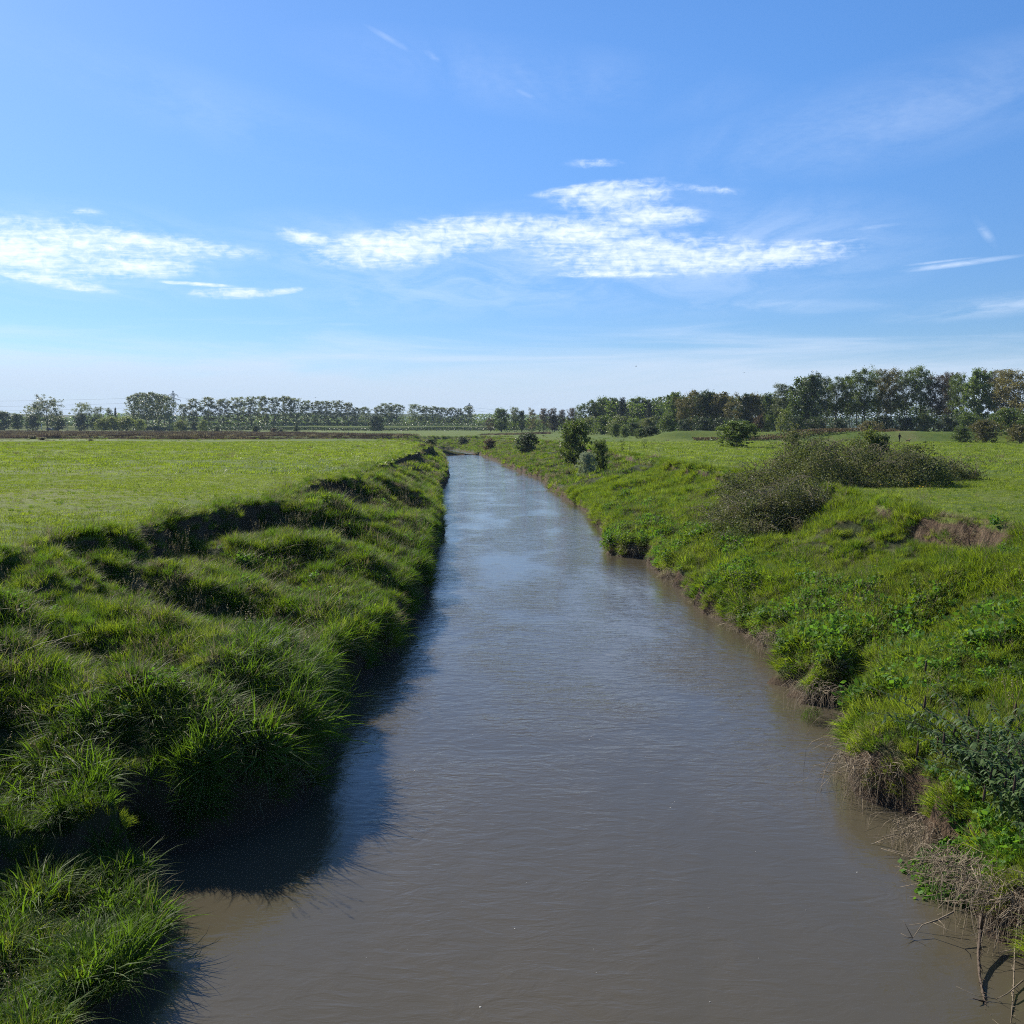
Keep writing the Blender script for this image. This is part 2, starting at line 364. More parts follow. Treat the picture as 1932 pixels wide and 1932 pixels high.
L_px = [(230, 1900), (290, 1800), (300, 1745), (262, 1690), (215, 1655), (240, 1615), (350, 1600), (470, 1560), (575, 1512), (598, 1450), (606, 1400), (628, 1350),
        (690, 1285), (740, 1240), (780, 1165), (806, 1110), (815, 1050), (835, 1008), (829, 965), (826, 938), (838, 918), (848, 900), (840, 874), (834, 860)]
R_px = [(2060, 1960), (1945, 1830), (1860, 1722), (1770, 1625), (1705, 1552), (1620, 1500), (1600, 1440), (1600, 1400), (1650, 1335), (1640, 1300), (1580, 1330), (1535, 1330), (1485, 1280),
        (1445, 1230), (1400, 1198), (1340, 1160), (1285, 1112), (1218, 1056), (1150, 1046), (1135, 1002), (1105, 962), (1046, 932), (1024, 906), (978, 890), (938, 871), (907, 859), (878, 852), (855, 848.5)]
WL = [(-9, -14), (-6.2, 0), (-5.2, 6)]+[unproj(x, y, 0) for x, y in L_px]+[(-19, 232), (-30, 240), (-60, 246), (-140, 250)]
WR = [(9, -14), (7.0, 0)]+[unproj(x, y, 0) for x, y in R_px]+[(-14, 273), (-30, 279), (-60, 283), (-140, 288)]
LT_px = [(0, 1046), (100, 1030), (195, 1002), (240, 1003), (330, 984), (430, 958), (520, 945), (560, 926), (596, 905), (650, 903), (700, 880), (755, 860), (795, 846), (815, 840)]
RT_px = [(1880, 996), (1830, 984), (1760, 975), (1690, 958), (1600, 930), (1480, 905), (1400, 893), (1330, 884), (1240, 868), (1165, 852), (1100, 844), (1050, 836), (1000, 830), (960, 827.5), (920, 826)]
TL = [(-15, -14), (-13.5, 0), (-12.4, 12)]+[unproj(x, y) for x, y in LT_px]+[(-28, 226), (-45, 234), (-140, 238)]
TR = [(17, -14), (15.5, 0), (14.3, 12), (13.8, 19)]+[unproj(x, y) for x, y in RT_px]+[(0, 283), (-18, 291), (-50, 296), (-140, 300)]
WL, WR, TL, TR = (np.array(a, float) for a in (WL, WR, TL, TR))
def dist_poly(x, y, Pn):
    best = np.full(x.shape, 1e9)
    for i in range(len(Pn)-1):
        ax, ay = Pn[i]; bx, by = Pn[i+1]; ex, ey = bx-ax, by-ay; L = ex*ex+ey*ey+1e-9
        t = np.clip(((x-ax)*ex+(y-ay)*ey)/L, 0, 1)
        best = np.minimum(best, (x-ax-t*ex)**2+(y-ay-t*ey)**2)
    return np.sqrt(best)
def inside(x, y, poly):
    c = np.zeros(x.shape, bool); n = len(poly)
    for i in range(n):
        x0, y0 = poly[i]; x1, y1 = poly[(i+1) % n]
        if y0 == y1: continue
        c ^= ((y0 > y) != (y1 > y)) & (x < (x1-x0)*(y-y0)/(y1-y0)+x0)
    return c
PW = np.concatenate([WL, WR[::-1]]); PV = np.concatenate([TL, TR[::-1]])
SCX, SCY = unproj(1790, 985)          # the bare scarp in the right bank
def land(x, y, detail=True):
    """height, and how far from the water edge / field edge"""
    x = np.asarray(x, float); y = np.asarray(y, float)
    far = sm(y, 60, 200)
    wx = x+fbm(x*.9, y*.9, 3, 5)*(.9-.3*far); wy = y+fbm(x*.9+40, y*.9, 3, 9)*.9
    tx = x+fbm(x*.45, y*.45, 4, 15)*2.0; ty = y+fbm(x*.45+40, y*.45, 4, 19)*2.0
    inW = inside(wx, wy, PW); inV = inside(tx, ty, PV) | inW
    dwL = dist_poly(wx, wy, WL); dwR = dist_poly(wx, wy, WR); dw = np.minimum(dwL, dwR)
    dt = np.minimum(dist_poly(tx, ty, TL), dist_poly(tx, ty, TR)); left = dwL < dwR
    c = np.where(left, 1.15, .70)+fbm(x*.5, y*.5, 2, 33)*.5
    s = np.where(left, np.clip(fbm(y*.17, y*0+3, 2, 41)*4.0+.85, .30, 1.5), .55+.9*fbm(y*.2, y*0, 2, 43))
    s = np.maximum(s, np.where(left, 0, .95*1.2*np.exp(-(((x-SCX)/3.3)**2+((y-SCY)/3.4)**2))))
    t = dw/(dw+dt+1e-6)
    g = np.where(left, t**1.1, t**.98)
    zb = c*sm(dw, 0.0, .35)+(FIELD-s-c)*g+s*(1-sm(dt, 0, .40))
    lump = fbm(x*.45, y*.45, 3, 51)*.95+fbm(x*1.9, y*1.9, 2, 61)*.42
    gul = fbm(x*.22+y*.16, y*.30, 2, 71)*2.2
    zb = zb+(lump*np.where(left, 1.0, .6)+gul*np.where(left, .9, .45))*sm(dw, .15, 1.6)*sm(dt, .0, 1.4)*(1-.3*far)
    zb = np.minimum(zb, FIELD+.15)
    ycut = 12.75+fbm(x*1.3, y*0+2, 2, 201)*.5-.12*np.clip(-5.4-x, 0, 9)*.3
    low = .34+fbm(x*1.4, y*1.4, 2, 203)*.35+sm(-x, 8.6, 11.5)*2.0
    k_ = sm(y, ycut+.18, ycut-.12)
    zb = np.where(left & (y < 14), np.minimum(zb, zb*(1-k_)+low*k_), zb)
    zf = FIELD+fbm(x*.05, y*.05, 3, 81)*.35+fbm(x*.35, y*.35, 3, 85)*.10*sm(y, 300, 100)
    zf = zf*1.0
    edge = sm(dt, 0, 3.0)
    zf = FIELD+(zf-FIELD)*edge
    zw = -.75*sm(dw, 0, 1.6)-.03
    z = np.where(inW, zw, np.where(inV, zb, zf))
    # flood bank on the right and road embankment far left
    yc = 208-.10*(x-30)+6*np.sin(x*.05)
    z = z+2.0*np.exp(-((y-yc)/4.5)**2)*sm(x, 27, 36)*(1-sm(x, 190, 240))
    ye = 705+.02*x
    z = z+3.4*np.exp(-((y-ye)/7.0)**4)*(1-sm(x, 20, 60))
    return z, dw, dt, inW, inV, left

def yrow():
    ys = [-14.0]
    while ys[-1] < 2700:
        y = ys[-1]
        d = .35 if y < 6 else .17 if y < 34 else .17+(y-34)*.006 if y < 215 else .8 if y < 305 else (y-305)*.03+1
        if y > 680 and y < 730: d = 2.0
        ys.append(y+min(d, 250))
    return np.array(ys)
ys = yrow()
def xcols(y):
    yy = min(y, 228)
    def ix(Pn):
        i = np.argsort(Pn[:, 1]); q = Pn[i]; return np.interp(yy, q[:, 1], q[:, 0])
    if y < 222:
        a, b, c, d = ix(TL), ix(WL), ix(WR), ix(TR)
        segs = [(np.linspace(0, 1, 70)[:-1], a-2.2, b-.7), (np.linspace(0, 1, 22)[:-1], b-.7, b+.7), (np.linspace(0, 1, 10)[:-1], b+.7, c-.7),
                (np.linspace(0, 1, 22)[:-1], c-.7, c+.7), (np.linspace(0, 1, 70), c+.7, d+2.2)]
        mid = np.concatenate([s0*(h-l)+l for s0, l, h in segs])
    else:
        mid = np.linspace(-95, 45, 69+21+9+21+70)
    f = np.concatenate([np.linspace(.35, 12, 24), 12*(2100/12)**np.linspace(.06, 1, 40)])
    return np.concatenate([mid[0]-f[::-1], mid, mid[-1]+f])
X = np.array([xcols(y) for y in ys]); Y = np.repeat(ys[:, None], X.shape[1], 1)
Z = land(X.ravel(), Y.ravel())[0].reshape(X.shape)
nr, nc = X.shape
idx = np.arange(nr*nc).reshape(nr, nc)
F = np.stack([idx[:-1, :-1], idx[:-1, 1:], idx[1:, 1:], idx[1:, :-1]], -1).reshape(-1, 4)
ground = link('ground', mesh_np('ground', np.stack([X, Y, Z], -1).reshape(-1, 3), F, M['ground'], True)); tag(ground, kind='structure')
# river surface
gx = np.linspace(-120, 30, 2); gy = np.linspace(-13.5, 300, 2)
river = link('river_water', mesh_np('river_water', [(-120, -13.5, 0), (16, -13.5, 0), (16, 300, 0), (-120, 300, 0)], [(0, 1, 2, 3)], M['water'])); tag(river, kind='structure')
# far hills
hv = []; hx = np.linspace(-2000, 2000, 160); hy = [1850, 1950, 2100, 2280]
for j, yy in enumerate(hy):
    for x in hx:
        top = 20+28*float(fbm(np.array([x*.0020]), np.array([2.0+j*.15]), 4, 91)[0]+.35)
        top *= 1.0 if x < -150 else .62
        hv.append((x, yy, 3+top*[0, .62, 1, .85][j]))
hi = np.arange(len(hv)).reshape(4, -1)
hills = link('hills', mesh_np('hills', hv, np.stack([hi[:-1, :-1], hi[:-1, 1:], hi[1:, 1:], hi[1:, :-1]], -1).reshape(-1, 4), plain('hill_green', (.05, .075, .035), .9, .1, 0, .5, .004), True)); tag(hills, kind='structure')
# the air
HAZE = 0.00009
hb = MB(); hb.box((0, 1100, 26.5), (4400, 2500, 57)); m, n = new_mat('haze')
pv = n.new('ShaderNodeVolumePrincipled'); pv.inputs['Color'].default_value = (.62, .78, 1, 1); pv.inputs['Density'].default_value = HAZE; pv.inputs['Anisotropy'].default_value = 0.0
ho = n.new('ShaderNodeOutputMaterial'); n.l.new(pv.outputs[0], ho.inputs['Volume'])
haze = link('haze', hb.mesh('haze', m)); tag(haze, kind='stuff')
haze['label'] = 'thin bluish haze over the far meadows and trees'; haze['category'] = 'haze'

def gz(x, y): return float(land(np.array([x]), np.array([y]))[0][0])

# ------------------------------------------------------------------ small plants used by the scatterers
PROTO = bpy.data.collections.new('plant_kinds')      # never linked: only instanced
def blades(rng, n, rad, L, wid, lean, droop, seg=3, hang=0.0):
    V = []; Q = []; T = []
    ss = np.linspace(0, 1, seg+1)
    for i in range(n):
        a = rng.uniform(0, 2*math.pi); r = rad*math.sqrt(rng.random()); bx, by = r*math.cos(a), r*math.sin(a)
        a2 = a+rng.normal(0, .8); l = L*rng.uniform(.55, 1.1); le = lean*rng.uniform(.3, 1.3); dr = droop*rng.uniform(.2, 1.2)
        wv = wid*rng.uniform(.7, 1.2); wa = a2+math.pi/2+rng.normal(0, .5); k = len(V)
        for j, s in enumerate(ss):
            o = l*le*s**1.7; z = l*(s-dr*s**3)
            cx, cy = bx+math.cos(a2)*o, by+math.sin(a2)*o; ww = wv*(1-s**2)*.5+1e-4
            if j < seg:
                V.append((cx-math.cos(wa)*ww, cy-math.sin(wa)*ww, z-.03)); V.append((cx+math.cos(wa)*ww, cy+math.sin(wa)*ww, z-.03))
            else: V.append((cx, cy, z-.03))
        for j in range(seg-1): Q.append((k+2*j, k+2*j+1, k+2*j+3, k+2*j+2))
        T.append((k+2*seg-2, k+2*seg-1, k+2*seg))
    return np.array(V), Q, T
def leafquads(C, rng, size, aspect=.5, up=0.0, N=None):
    """diamond leaves with a fold, centred on the points C"""
    n = len(C); d = rng.normal(0, 1, (n, 3)); d[:, 2] *= .6; d /= np.linalg.norm(d, axis=1)[:, None]
    nn = rng.normal(0, 1, (n, 3)); nn[:, 2] += up
    if N is not None: nn = nn*.7+N
    b = np.cross(d, nn); b /= np.linalg.norm(b, axis=1)[:, None]+1e-9
    s = size*rng.uniform(.6, 1.25, (n, 1))
    V = np.stack([C-d*s*.5, C+b*s*aspect*.5, C+d*s*.5, C-b*s*aspect*.5], 1).reshape(-1, 3)
    Q = np.arange(4*n).reshape(n, 4)
    return V, Q
def herb(rng, n, rad, H, leaf, per):
    V = []; Q = []; k = 0; C = []
    mb = MB()
    for i in range(n):
        a = rng.uniform(0, 2*math.pi); r = rad*math.sqrt(rng.random()); b = np.array([r*math.cos(a), r*math.sin(a), 0])
        h = H*rng.uniform(.6, 1.1); ln = rng.normal(0, .18, 2)+np.array([math.cos(a), math.sin(a)])*.25
        for j in range(per):
            s = .25+.75*j/per; p = b+np.array([ln[0]*h*s*s, ln[1]*h*s*s, h*s]); q = rng.uniform(0, 6.28)
            C.append(p+np.array([math.cos(q), math.sin(q), -.15])*leaf*.7*(1.15-.5*s))
    v, q = leafquads(np.array(C), rng, leaf, .6, 1.2); mb.add(v, q); return mb
def proto(kind, mb, mat):
    c = bpy.data.collections.get(kind) or bpy.data.collections.new(kind)
    o = bpy.data.objects.new(kind, mb.mesh(kind, mat)); c.objects.link(o); return c
rng = np.random.default_rng(7)
def grass_kind(kind, mats, k, *a, **kw):
    for i in range(k):
        mb = MB(); v, q, t = blades(rng, *a, **kw); mb.add(v, q, t)
        proto(kind, mb, mats[i % len(mats)])
grass_kind('long_grass', [M['grass_lush_shaded'], M['grass'], M['grass_lush_shaded'], M['grass'], M['grass_lush_shaded']], 5, 84, .17, .38, .010, .62, .36, seg=4)
mb = MB(); v, q, t = blades(rng, 26, .16, .50, .009, .8, .4, seg=3); mb.add(v, q, t); proto('long_grass', mb, M['straw'])
grass_kind('far_grass', [M['grass_lush_shaded'], M['grass'], M['grass'], M['grass_lush_shaded'], M['straw']], 5, 46, .36, .50, .030, .7, .4, seg=2)
grass_kind('bright_grass', [M['grass'], M['grass'], M['grass_lush_shaded'], M['grass']], 4, 84, .17, .38, .010, .62, .36, seg=4)  # long_grass tufts again, sunlit look of the right bank put into brighter greens
grass_kind('big_blades', [M['grass_lush_shaded']], 3, 46, .17, .66, .020, .85, .55, seg=5)
grass_kind('short_turf', [M['turf'], M['turf'], M['grass'], M['turf']], 4, 46, .22, .105, .010, .8, .3, seg=2)
grass_kind('far_turf', [M['turf'], M['turf'], M['grass']], 3, 60, .60, .13, .030, .8, .3, seg=1)
grass_kind('rushes', [M['rush'], M['rush'], M['straw'], M['rush']], 4, 60, 1.1, .62, .10, .5, .3, seg=1)
grass_kind('hanging_roots', [M['straw']], 3, 40, .14, .40, .008, 1.1, 1.5, seg=4)
for i in range(4): proto('herbs', herb(rng, 16, .20, (.26, .34, .42, .30)[i], (.055, .085, .115, .07)[i], (14, 9, 7, 11)[i]), M[('herb', 'herb', 'ivy', 'grass_lush_shaded')[i]])
for i in range(2): proto('ivy_leaves', herb(rng, 22, .24, .20, .12, 5), M['ivy'])

def scatter(name, kind, pts, eul, scl, label, cat):
    me = bpy.data.meshes.new(name); me.vertices.add(len(pts)); me.vertices.foreach_set('co', np.asarray(pts, np.float32).ravel())
    a = me.attributes.new('turn', 'FLOAT_VECTOR', 'POINT'); a.data.foreach_set('vector', np.asarray(eul, np.float32).ravel())
    a = me.attributes.new('size', 'FLOAT', 'POINT'); a.data.foreach_set('value', np.asarray(scl, np.float32))
    o = link(name, me); tag(o, label, cat, kind='stuff')
    g = bpy.data.node_groups.new(name, 'GeometryNodeTree')
    g.interface.new_socket('Geometry', in_out='INPUT', socket_type='NodeSocketGeometry'); g.interface.new_socket('Geometry', in_out='OUTPUT', socket_type='NodeSocketGeometry')
    N = g.nodes; gi = N.new('NodeGroupInput'); go = N.new('NodeGroupOutput'); ip = N.new('GeometryNodeInstanceOnPoints'); ci = N.new('GeometryNodeCollectionInfo')
    ci.inputs['Collection'].default_value = bpy.data.collections[kind]; ci.inputs['Separate Children'].default_value = True; ci.inputs['Reset Children'].default_value = True
    ip.inputs['Pick Instance'].default_value = True
    ra = N.new('GeometryNodeInputNamedAttribute'); ra.data_type = 'FLOAT_VECTOR'; ra.inputs[0].default_value = 'turn'
    sa = N.new('GeometryNodeInputNamedAttribute'); sa.data_type = 'FLOAT'; sa.inputs[0].default_value = 'size'
    l = g.links; l.new(gi.outputs[0], ip.inputs['Points']); l.new(ci.outputs[0], ip.inputs['Instance']); l.new(ra.outputs[0], ip.inputs['Rotation']); l.new(sa.outputs[0], ip.inputs['Scale'])
    l.new(ip.outputs[0], go.inputs[0])
    md = o.modifiers.new('scatter', 'NODES'); md.node_group = g
    return o
def in_view(x, y, mar=.08):
    u = x/np.maximum(y*math.cos(PITCH)+(EYE-1.5)*math.sin(PITCH), .1)*FOC
    return (np.abs(u) < .5+mar) & (y > 6.5)
def eulers(n, rng, tx, ty, jit=.12):
    """random turn about the stem, then lean towards (tx,ty)"""
    yaw = rng.uniform(0, 2*math.pi, n); tx = tx+rng.normal(0, jit, n); ty = ty+rng.normal(0, jit, n)
    up = np.stack([tx, ty, np.ones(n)], 1); up /= np.linalg.norm(up, axis=1)[:, None]
    a = np.stack([np.cos(yaw), np.sin(yaw), np.zeros(n)], 1); a -= up*(a*up).sum(1)[:, None]; a /= np.linalg.norm(a, axis=1)[:, None]
    b = np.cross(up, a)
    return np.stack([np.arctan2(b[:, 2], up[:, 2]), -np.arcsin(np.clip(a[:, 2], -1, 1)), np.arctan2(a[:, 1], a[:, 0])], 1)
def grad(x, y, e=.25):
    zx = (land(x+e, y)[0]-land(x-e, y)[0])/(2*e); zy = (land(x, y+e)[0]-land(x, y-e)[0])/(2*e); return zx, zy
def strew(rng, x0, x1, y0, y1, dens):
    n = int((x1-x0)*(y1-y0)*dens); x = rng.uniform(x0, x1, n); y = rng.uniform(y0, y1, n); k = in_view(x, y); return x[k], y[k]
rng = np.random.default_rng(21)
# long grass of the two banks
def bank_grass(y0, y1, dens, kind, name, label, base, overhang=True, side=None, keep=None, hv=(.55, 1.35), zmin=.25, slope=2.2):
    x, y = strew(rng, -26 if y1 < 90 else -34, 30, y0, y1, dens)
    z, dw, dt, inW, inV, left = land(x, y)
    k = (inV | (dt < .5)) & ~inW & (z > zmin)
    if side == 'left': k &= left
    if side == 'right': k &= ~left
    if keep is not None: k &= keep(x, y, z, dw, dt, left)
    x, y, z, dw, dt, left = (a[k] for a in (x, y, z, dw, dt, left))
    zx, zy = grad(x, y); sl = np.hypot(zx, zy); k = sl < slope
    x, y, z, dw, dt, left, zx, zy = (a[k] for a in (x, y, z, dw, dt, left, zx, zy))
    nz = fbm(x*.7, y*.7, 3, 101)+.5; s = base*(hv[0]+(hv[1]-hv[0])*np.clip((nz-.25)*2, 0, 1))*rng.uniform(.8, 1.2, len(x))
    s *= np.where((dt < 1.2) & left, .62+.3*rng.random(len(x)), 1.0)
    f = np.clip(1-dw/1.3, 0, 1)*.5+.30
    return scatter(name, kind, np.stack([x, y, z], 1), eulers(len(x), rng, -np.clip(zx, -1.5, 1.5)*f, -np.clip(zy, -1.5, 1.5)*f, .14), s, label, 'grass')
def notscarp(x, y, z, dw, dt, left): return ~(((x-SCX)**2+(y-SCY)**2 < 7.5) & (dt < 1.3) & ~left & (fbm(x*1.7, z*2.0+y*1.7, 2, 401) < .12)) 
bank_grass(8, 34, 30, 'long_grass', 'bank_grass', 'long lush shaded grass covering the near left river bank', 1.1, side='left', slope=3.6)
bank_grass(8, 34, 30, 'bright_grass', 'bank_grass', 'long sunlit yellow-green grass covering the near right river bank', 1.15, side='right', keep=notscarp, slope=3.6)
bank_grass(34, 85, 13, 'long_grass', 'bank_grass', 'long grass on the left bank in the middle distance', 1.2, side='left', slope=3.6)
bank_grass(34, 85, 13, 'bright_grass', 'bank_grass', 'long bright grass on the right bank in the middle distance', 1.3, side='right', slope=3.6)
bank_grass(85, 300, 3.2, 'far_grass', 'bank_grass', 'rough grass on the far river banks up to the bend', 1.0)
bank_grass(7, 22, 16, 'big_blades', 'coarse_grass', 'coarse broad-bladed grass hanging over the near left water edge', 1.0, side='left', keep=lambda x, y, z, dw, dt, left: (dw < 1.7), slope=12)
bank_grass(22, 60, 9, 'big_blades', 'coarse_grass', 'coarse grass fringing the left water edge further up', .85, side='left', keep=lambda x, y, z, dw, dt, left: (dw < 1.2), slope=12)
bank_grass(10, 70, 14, 'herbs', 'nettle_patch', 'bright green leafy nettles along the lower right bank', 1.0, side='right', keep=lambda x, y, z, dw, dt, left: (dw < 3.2) & (fbm(x*.5, y*.35, 2, 131) > -.04-(dw < 1.4)*.06) & (y > 14), zmin=.3)
bank_grass(10, 120, 12, 'hanging_roots', 'dry_fringe', 'pale dry grass and roots hanging at the right waterline', 1.0, side='right', keep=lambda x, y, z, dw, dt, left: (dw < .5) & (fbm(x*.6, y*.6, 2, 141) > -.02), zmin=.1, slope=9)
mb = MB(); rs_ = np.random.default_rng(88)
for i in range(9):
    a = rs_.uniform(0, 6.28); h_ = rs_.uniform(.55, .95); b_ = rs_.normal(0, .12, 2); l_ = rs_.uniform(.05, .25)
    p_ = [(b_[0]+math.cos(a)*l_*t*t, b_[1]+math.sin(a)*l_*t*t, h_*t) for t in (0, .4, .75, 1)]
    mb.tube(p_, .0025, .0015, 3, False); v, q = leafquads(np.array([p_[3]])+rs_.normal(0, .010, (14, 3))*np.array([1, 1, 4]), rs_, .022, .5); mb.add(v, q)
proto('seed_stalks', mb, M['straw'])
bank_grass(8, 60, .9, 'seed_stalks', 'seed_heads', 'thin dry seed heads standing above the bank grass', 1.0, keep=notscarp)
def drypatch(x, y, z, dw, dt, left): return fbm(x*.35, y*.35, 3, 301) > .10
grass_kind('dry_grass', [M['straw'], M['straw'], M['grass']], 3, 54, .2, .34, .010, 1.2, .9, seg=3)
bank_grass(8, 60, 9, 'dry_grass', 'dry_grass', 'flattened straw-coloured grass in patches on the banks', 1.0, keep=drypatch)
bank_grass(8, 60, 1.6, 'herbs', 'bank_weeds', 'leafy weeds scattered through the bank grass', .9, keep=lambda x, y, z, dw, dt, left: fbm(x*.5, y*.5, 2, 311) > .02)
def tufts(y0, y1, dens, kind, name, label, base, thr):
    x, y = strew(rng, -y1*.62, y1*.62, y0, y1, dens); z, dw, dt, inW, inV, left = land(x, y); k = ~inV & ~inW & (fbm(x*.12, y*.09, 3, 321) > thr); x, y, z = x[k], y[k], z[k]
    scatter(name, kind, np.stack([x, y, z], 1), eulers(len(x), rng, np.zeros(len(x)), np.zeros(len(x)), .12), base*rng.uniform(.4, 1.3, len(x)), label, 'grass')
tufts(18, 90, .7, 'long_grass', 'meadow_tufts', 'darker rough grass tufts dotted over the near meadows', .42, .05)
tufts(60, 260, .10, 'far_grass', 'meadow_tufts', 'rough tussocks dotted over the distant meadows', .8, .03)
bank_grass(22, 36, 14, 'hanging_roots', 'scarp_roots', 'dry roots and straw hanging over the bare earth scarp on the right', .8, side='right', keep=lambda x, y, z, dw, dt, left: ((x-SCX)**2+(y-SCY)**2 < 10) & (dt < .5), slope=30)
# meadow turf
def meadow(y0, y1, dens, kind, name, label, base):
    x, y = strew(rng, -y1*.62, y1*.62, y0, y1, dens)
    z, dw, dt, inW, inV, left = land(x, y); k = ~inV & ~inW; x, y, z = x[k], y[k], z[k]
    nz = fbm(x*.25, y*.25, 3, 151)+.5; s = base*(.6+.9*nz)*rng.uniform(.7, 1.3, len(x))
    scatter(name, kind, np.stack([x, y, z-.005], 1), eulers(len(x), rng, np.zeros(len(x)), np.zeros(len(x)), .1), s, label, 'grass')
meadow(14, 62, 15, 'short_turf', 'meadow_grass', 'short grazed turf of the near meadows either side of the river', 1.0)
meadow(62, 190, 1.6, 'far_turf', 'meadow_grass', 'short turf of the meadows further off', 1.2)
# brown rushes in the wet part of the left meadow
def rushes():
    n = 60000; y = 225*(640/225)**rng.random(n); x = rng.uniform(-.58, .12, n)*y
    u = x/y*FOC; f = fbm(x*.02, y*.012, 3, 161)
    lim = np.interp(u, [-.6, -.33, -.22, -.12, .1], [248, 238, 235, 250, 420]); lim2 = np.interp(u, [-.6, -.3, -.18, -.1, .1], [640, 520, 380, 290, 430])
    k = (y > lim+f*40) & (y < lim2+f*60) & (f > -.30) & ((u < -.13) | (f > .12)); x, y = x[k], y[k]
    z = land(x, y)[0]; s = rng.uniform(.6, 1.5, len(x))*(1+fbm(x*.08, y*.08, 2, 171))
    scatter('rushes', 'rushes', np.stack([x, y, z], 1), eulers(len(x), rng, np.zeros(len(x)), np.zeros(len(x)), .1), s, 'brown rushes filling the wet strip across the far left meadow', 'rushes')
rushes()
# foam flecks on the water
rng = np.random.default_rng(5)
mb = MB()
for i in range(60):
    y = rng.uniform(9, 28); t = rng.random(); x = np.interp(y, [9, 32], [-3.8, -2.6])*(1-t)+np.interp(y, [9, 32], [5.5, 5])*t
    r = .005+.009*rng.random()**3; k = 7; a0 = rng.uniform(0, 6); V = [(x+r*math.cos(a0+6.283*j/k)*rng.uniform(.7, 1.2), y+r*math.sin(a0+6.283*j/k)*rng.uniform(.7, 1.2), .004) for j in range(k)]+[(x, y, .004+r*.5)]
    mb.add(V, None, [(j, (j+1) % k, k) for j in range(k)])
tag(link('foam_flecks', mb.mesh('foam_flecks', M['foam'])), 'tiny white foam flecks drifting on the near brown water', 'foam', kind='stuff')

# ------------------------------------------------------------------ trees
def tree_kind(seed, H, Wd, bare, nl, leaves, lsz, stems=1, shape='oval', thick=.02, clus=.9, fill=.0, up=.55, ragged=.25):
    """returns (wood mesh, crown mesh); real metres, base at the origin"""
    rg = np.random.default_rng(seed); wb = MB(); tips = []
    def env(s):           # crown radius at relative height
        if shape == 'oval': c = math.sqrt(max(0, 1-((s-.58)/.46)**2)) if s > .1 else .2
        elif shape == 'round': c = math.sqrt(max(0, 1-((s-.5)/.54)**2))
        elif shape == 'cone': c = max(.05, 1.05-s)
        elif shape == 'spread': c = math.sqrt(max(0, 1-((s-.66)/.40)**2))
        elif shape == 'column': c = .85*math.sqrt(max(0, 1-((s-.55)/.5)**2))**.6
        else: c = math.sqrt(max(.02, 1-((s-.42)/.60)**2))          # bush, full to the ground
        return Wd/2*max(c, .06)
    for st in range(stems):
        a = rg.uniform(0, 6.28); lean = (.0 if stems == 1 else .12+.16*rg.random())
        hs = H*(.97 if st == 0 else rg.uniform(.72, .97)); r0 = H*thick*(1 if stems == 1 else .6)
        off = np.array([math.cos(a), math.sin(a), 0])*(0 if stems == 1 else .03*H)
        pts = []; bend = rg.normal(0, .02, (7, 2)); acc = np.zeros(2)
        for i in range(7):
            s = i/6; acc = acc+bend[i]*H*.5
            pts.append(off+np.array([math.cos(a)*lean*hs*s**.9*.8+acc[0]*s, math.sin(a)*lean*hs*s**.9*.8+acc[1]*s, hs*s*.93-.15*(i == 0)]))
        wb.tube(pts, [r0*(1-.88*(i/6)) for i in range(7)], k=6)
        P = np.array(pts)
        for b in range(max(4, nl//stems)):
            s = bare+(1-bare)*(b+.5*rg.random())/max(4, nl//stems); s = min(s, .98)
            p0 = np.array([np.interp(s, np.linspace(0, 1, 7), P[:, k]) for k in range(3)])
            az_ = b*2.4+rg.uniform(-.6, .6); st_ = min(.99, p0[2]/H+env(p0[2]/H)/H*up*.9); rr = env(st_)*rg.uniform(1-ragged*1.6, 1.0+ragged*.5)
            tgt = np.array([math.cos(az_)*rr, math.sin(az_)*rr, p0[2]+rr*up*rg.uniform(.6, 1.3)])
            tgt[2] = min(tgt[2], H*1.0)
            if stems > 1: tgt[:2] = tgt[:2]*.8+p0[:2]*.5
            mid = p0*.5+tgt*.5+np.array([0, 0, -.06*rr])+rg.normal(0, .04*rr+.01, 3)
            rb = r0*(1-.88*s)*.45+.004*H*.3
            wb.tube([p0, mid, tgt], [rb, rb*.6, rb*.2], k=4, cap=False)
            for c in range(4):
                q = rg.uniform(.35, 1.05); base = p0*(1-q)+tgt*q
                e = base+rg.normal(0, 1, 3)*np.array([.20, .20, .16])*rr+np.array([0, 0, .05*rr])
                e[2] = max(e[2], .12*H if shape != 'bush' else .03*H)
                wb.tube([base*.9+mid*.1, (base+e)*.5+rg.normal(0, .03*rr, 3), e], [rb*.35, rb*.22, rb*.08], k=3, cap=False); tips.append(e)
            tips.append(tgt)
    if fill:
        k = int(len(tips)*fill); q = rg.uniform(.06 if shape == 'bush' else bare, .96, k)
        for s in q:
            a = rg.uniform(0, 6.28); r = env(s)*rg.uniform(.2, .92); tips.append(np.array([r*math.cos(a), r*math.sin(a), s*H]))
    tips = np.array(tips); w = rg.uniform(.4, 1.6, len(tips)); w /= w.sum()
    ci = rg.choice(len(tips), leaves, p=w); cr = clus*(.35+.65*rg.random(len(tips)))
    C = tips[ci]+rg.normal(0, 1, (leaves, 3))*cr[ci][:, None]*np.array([.55, .55, .42])
    C[:, 2] = np.clip(C[:, 2], .02*H, None)
    nn = C-np.array([0, 0, H*.5]); nn /= np.linalg.norm(nn, axis=1)[:, None]+1e-6
    lm = MB(); v, q = leafquads(C, rg, lsz, .62, .3, nn*.8); lm.add(v, q)
    return wb, lm
KINDS = {}
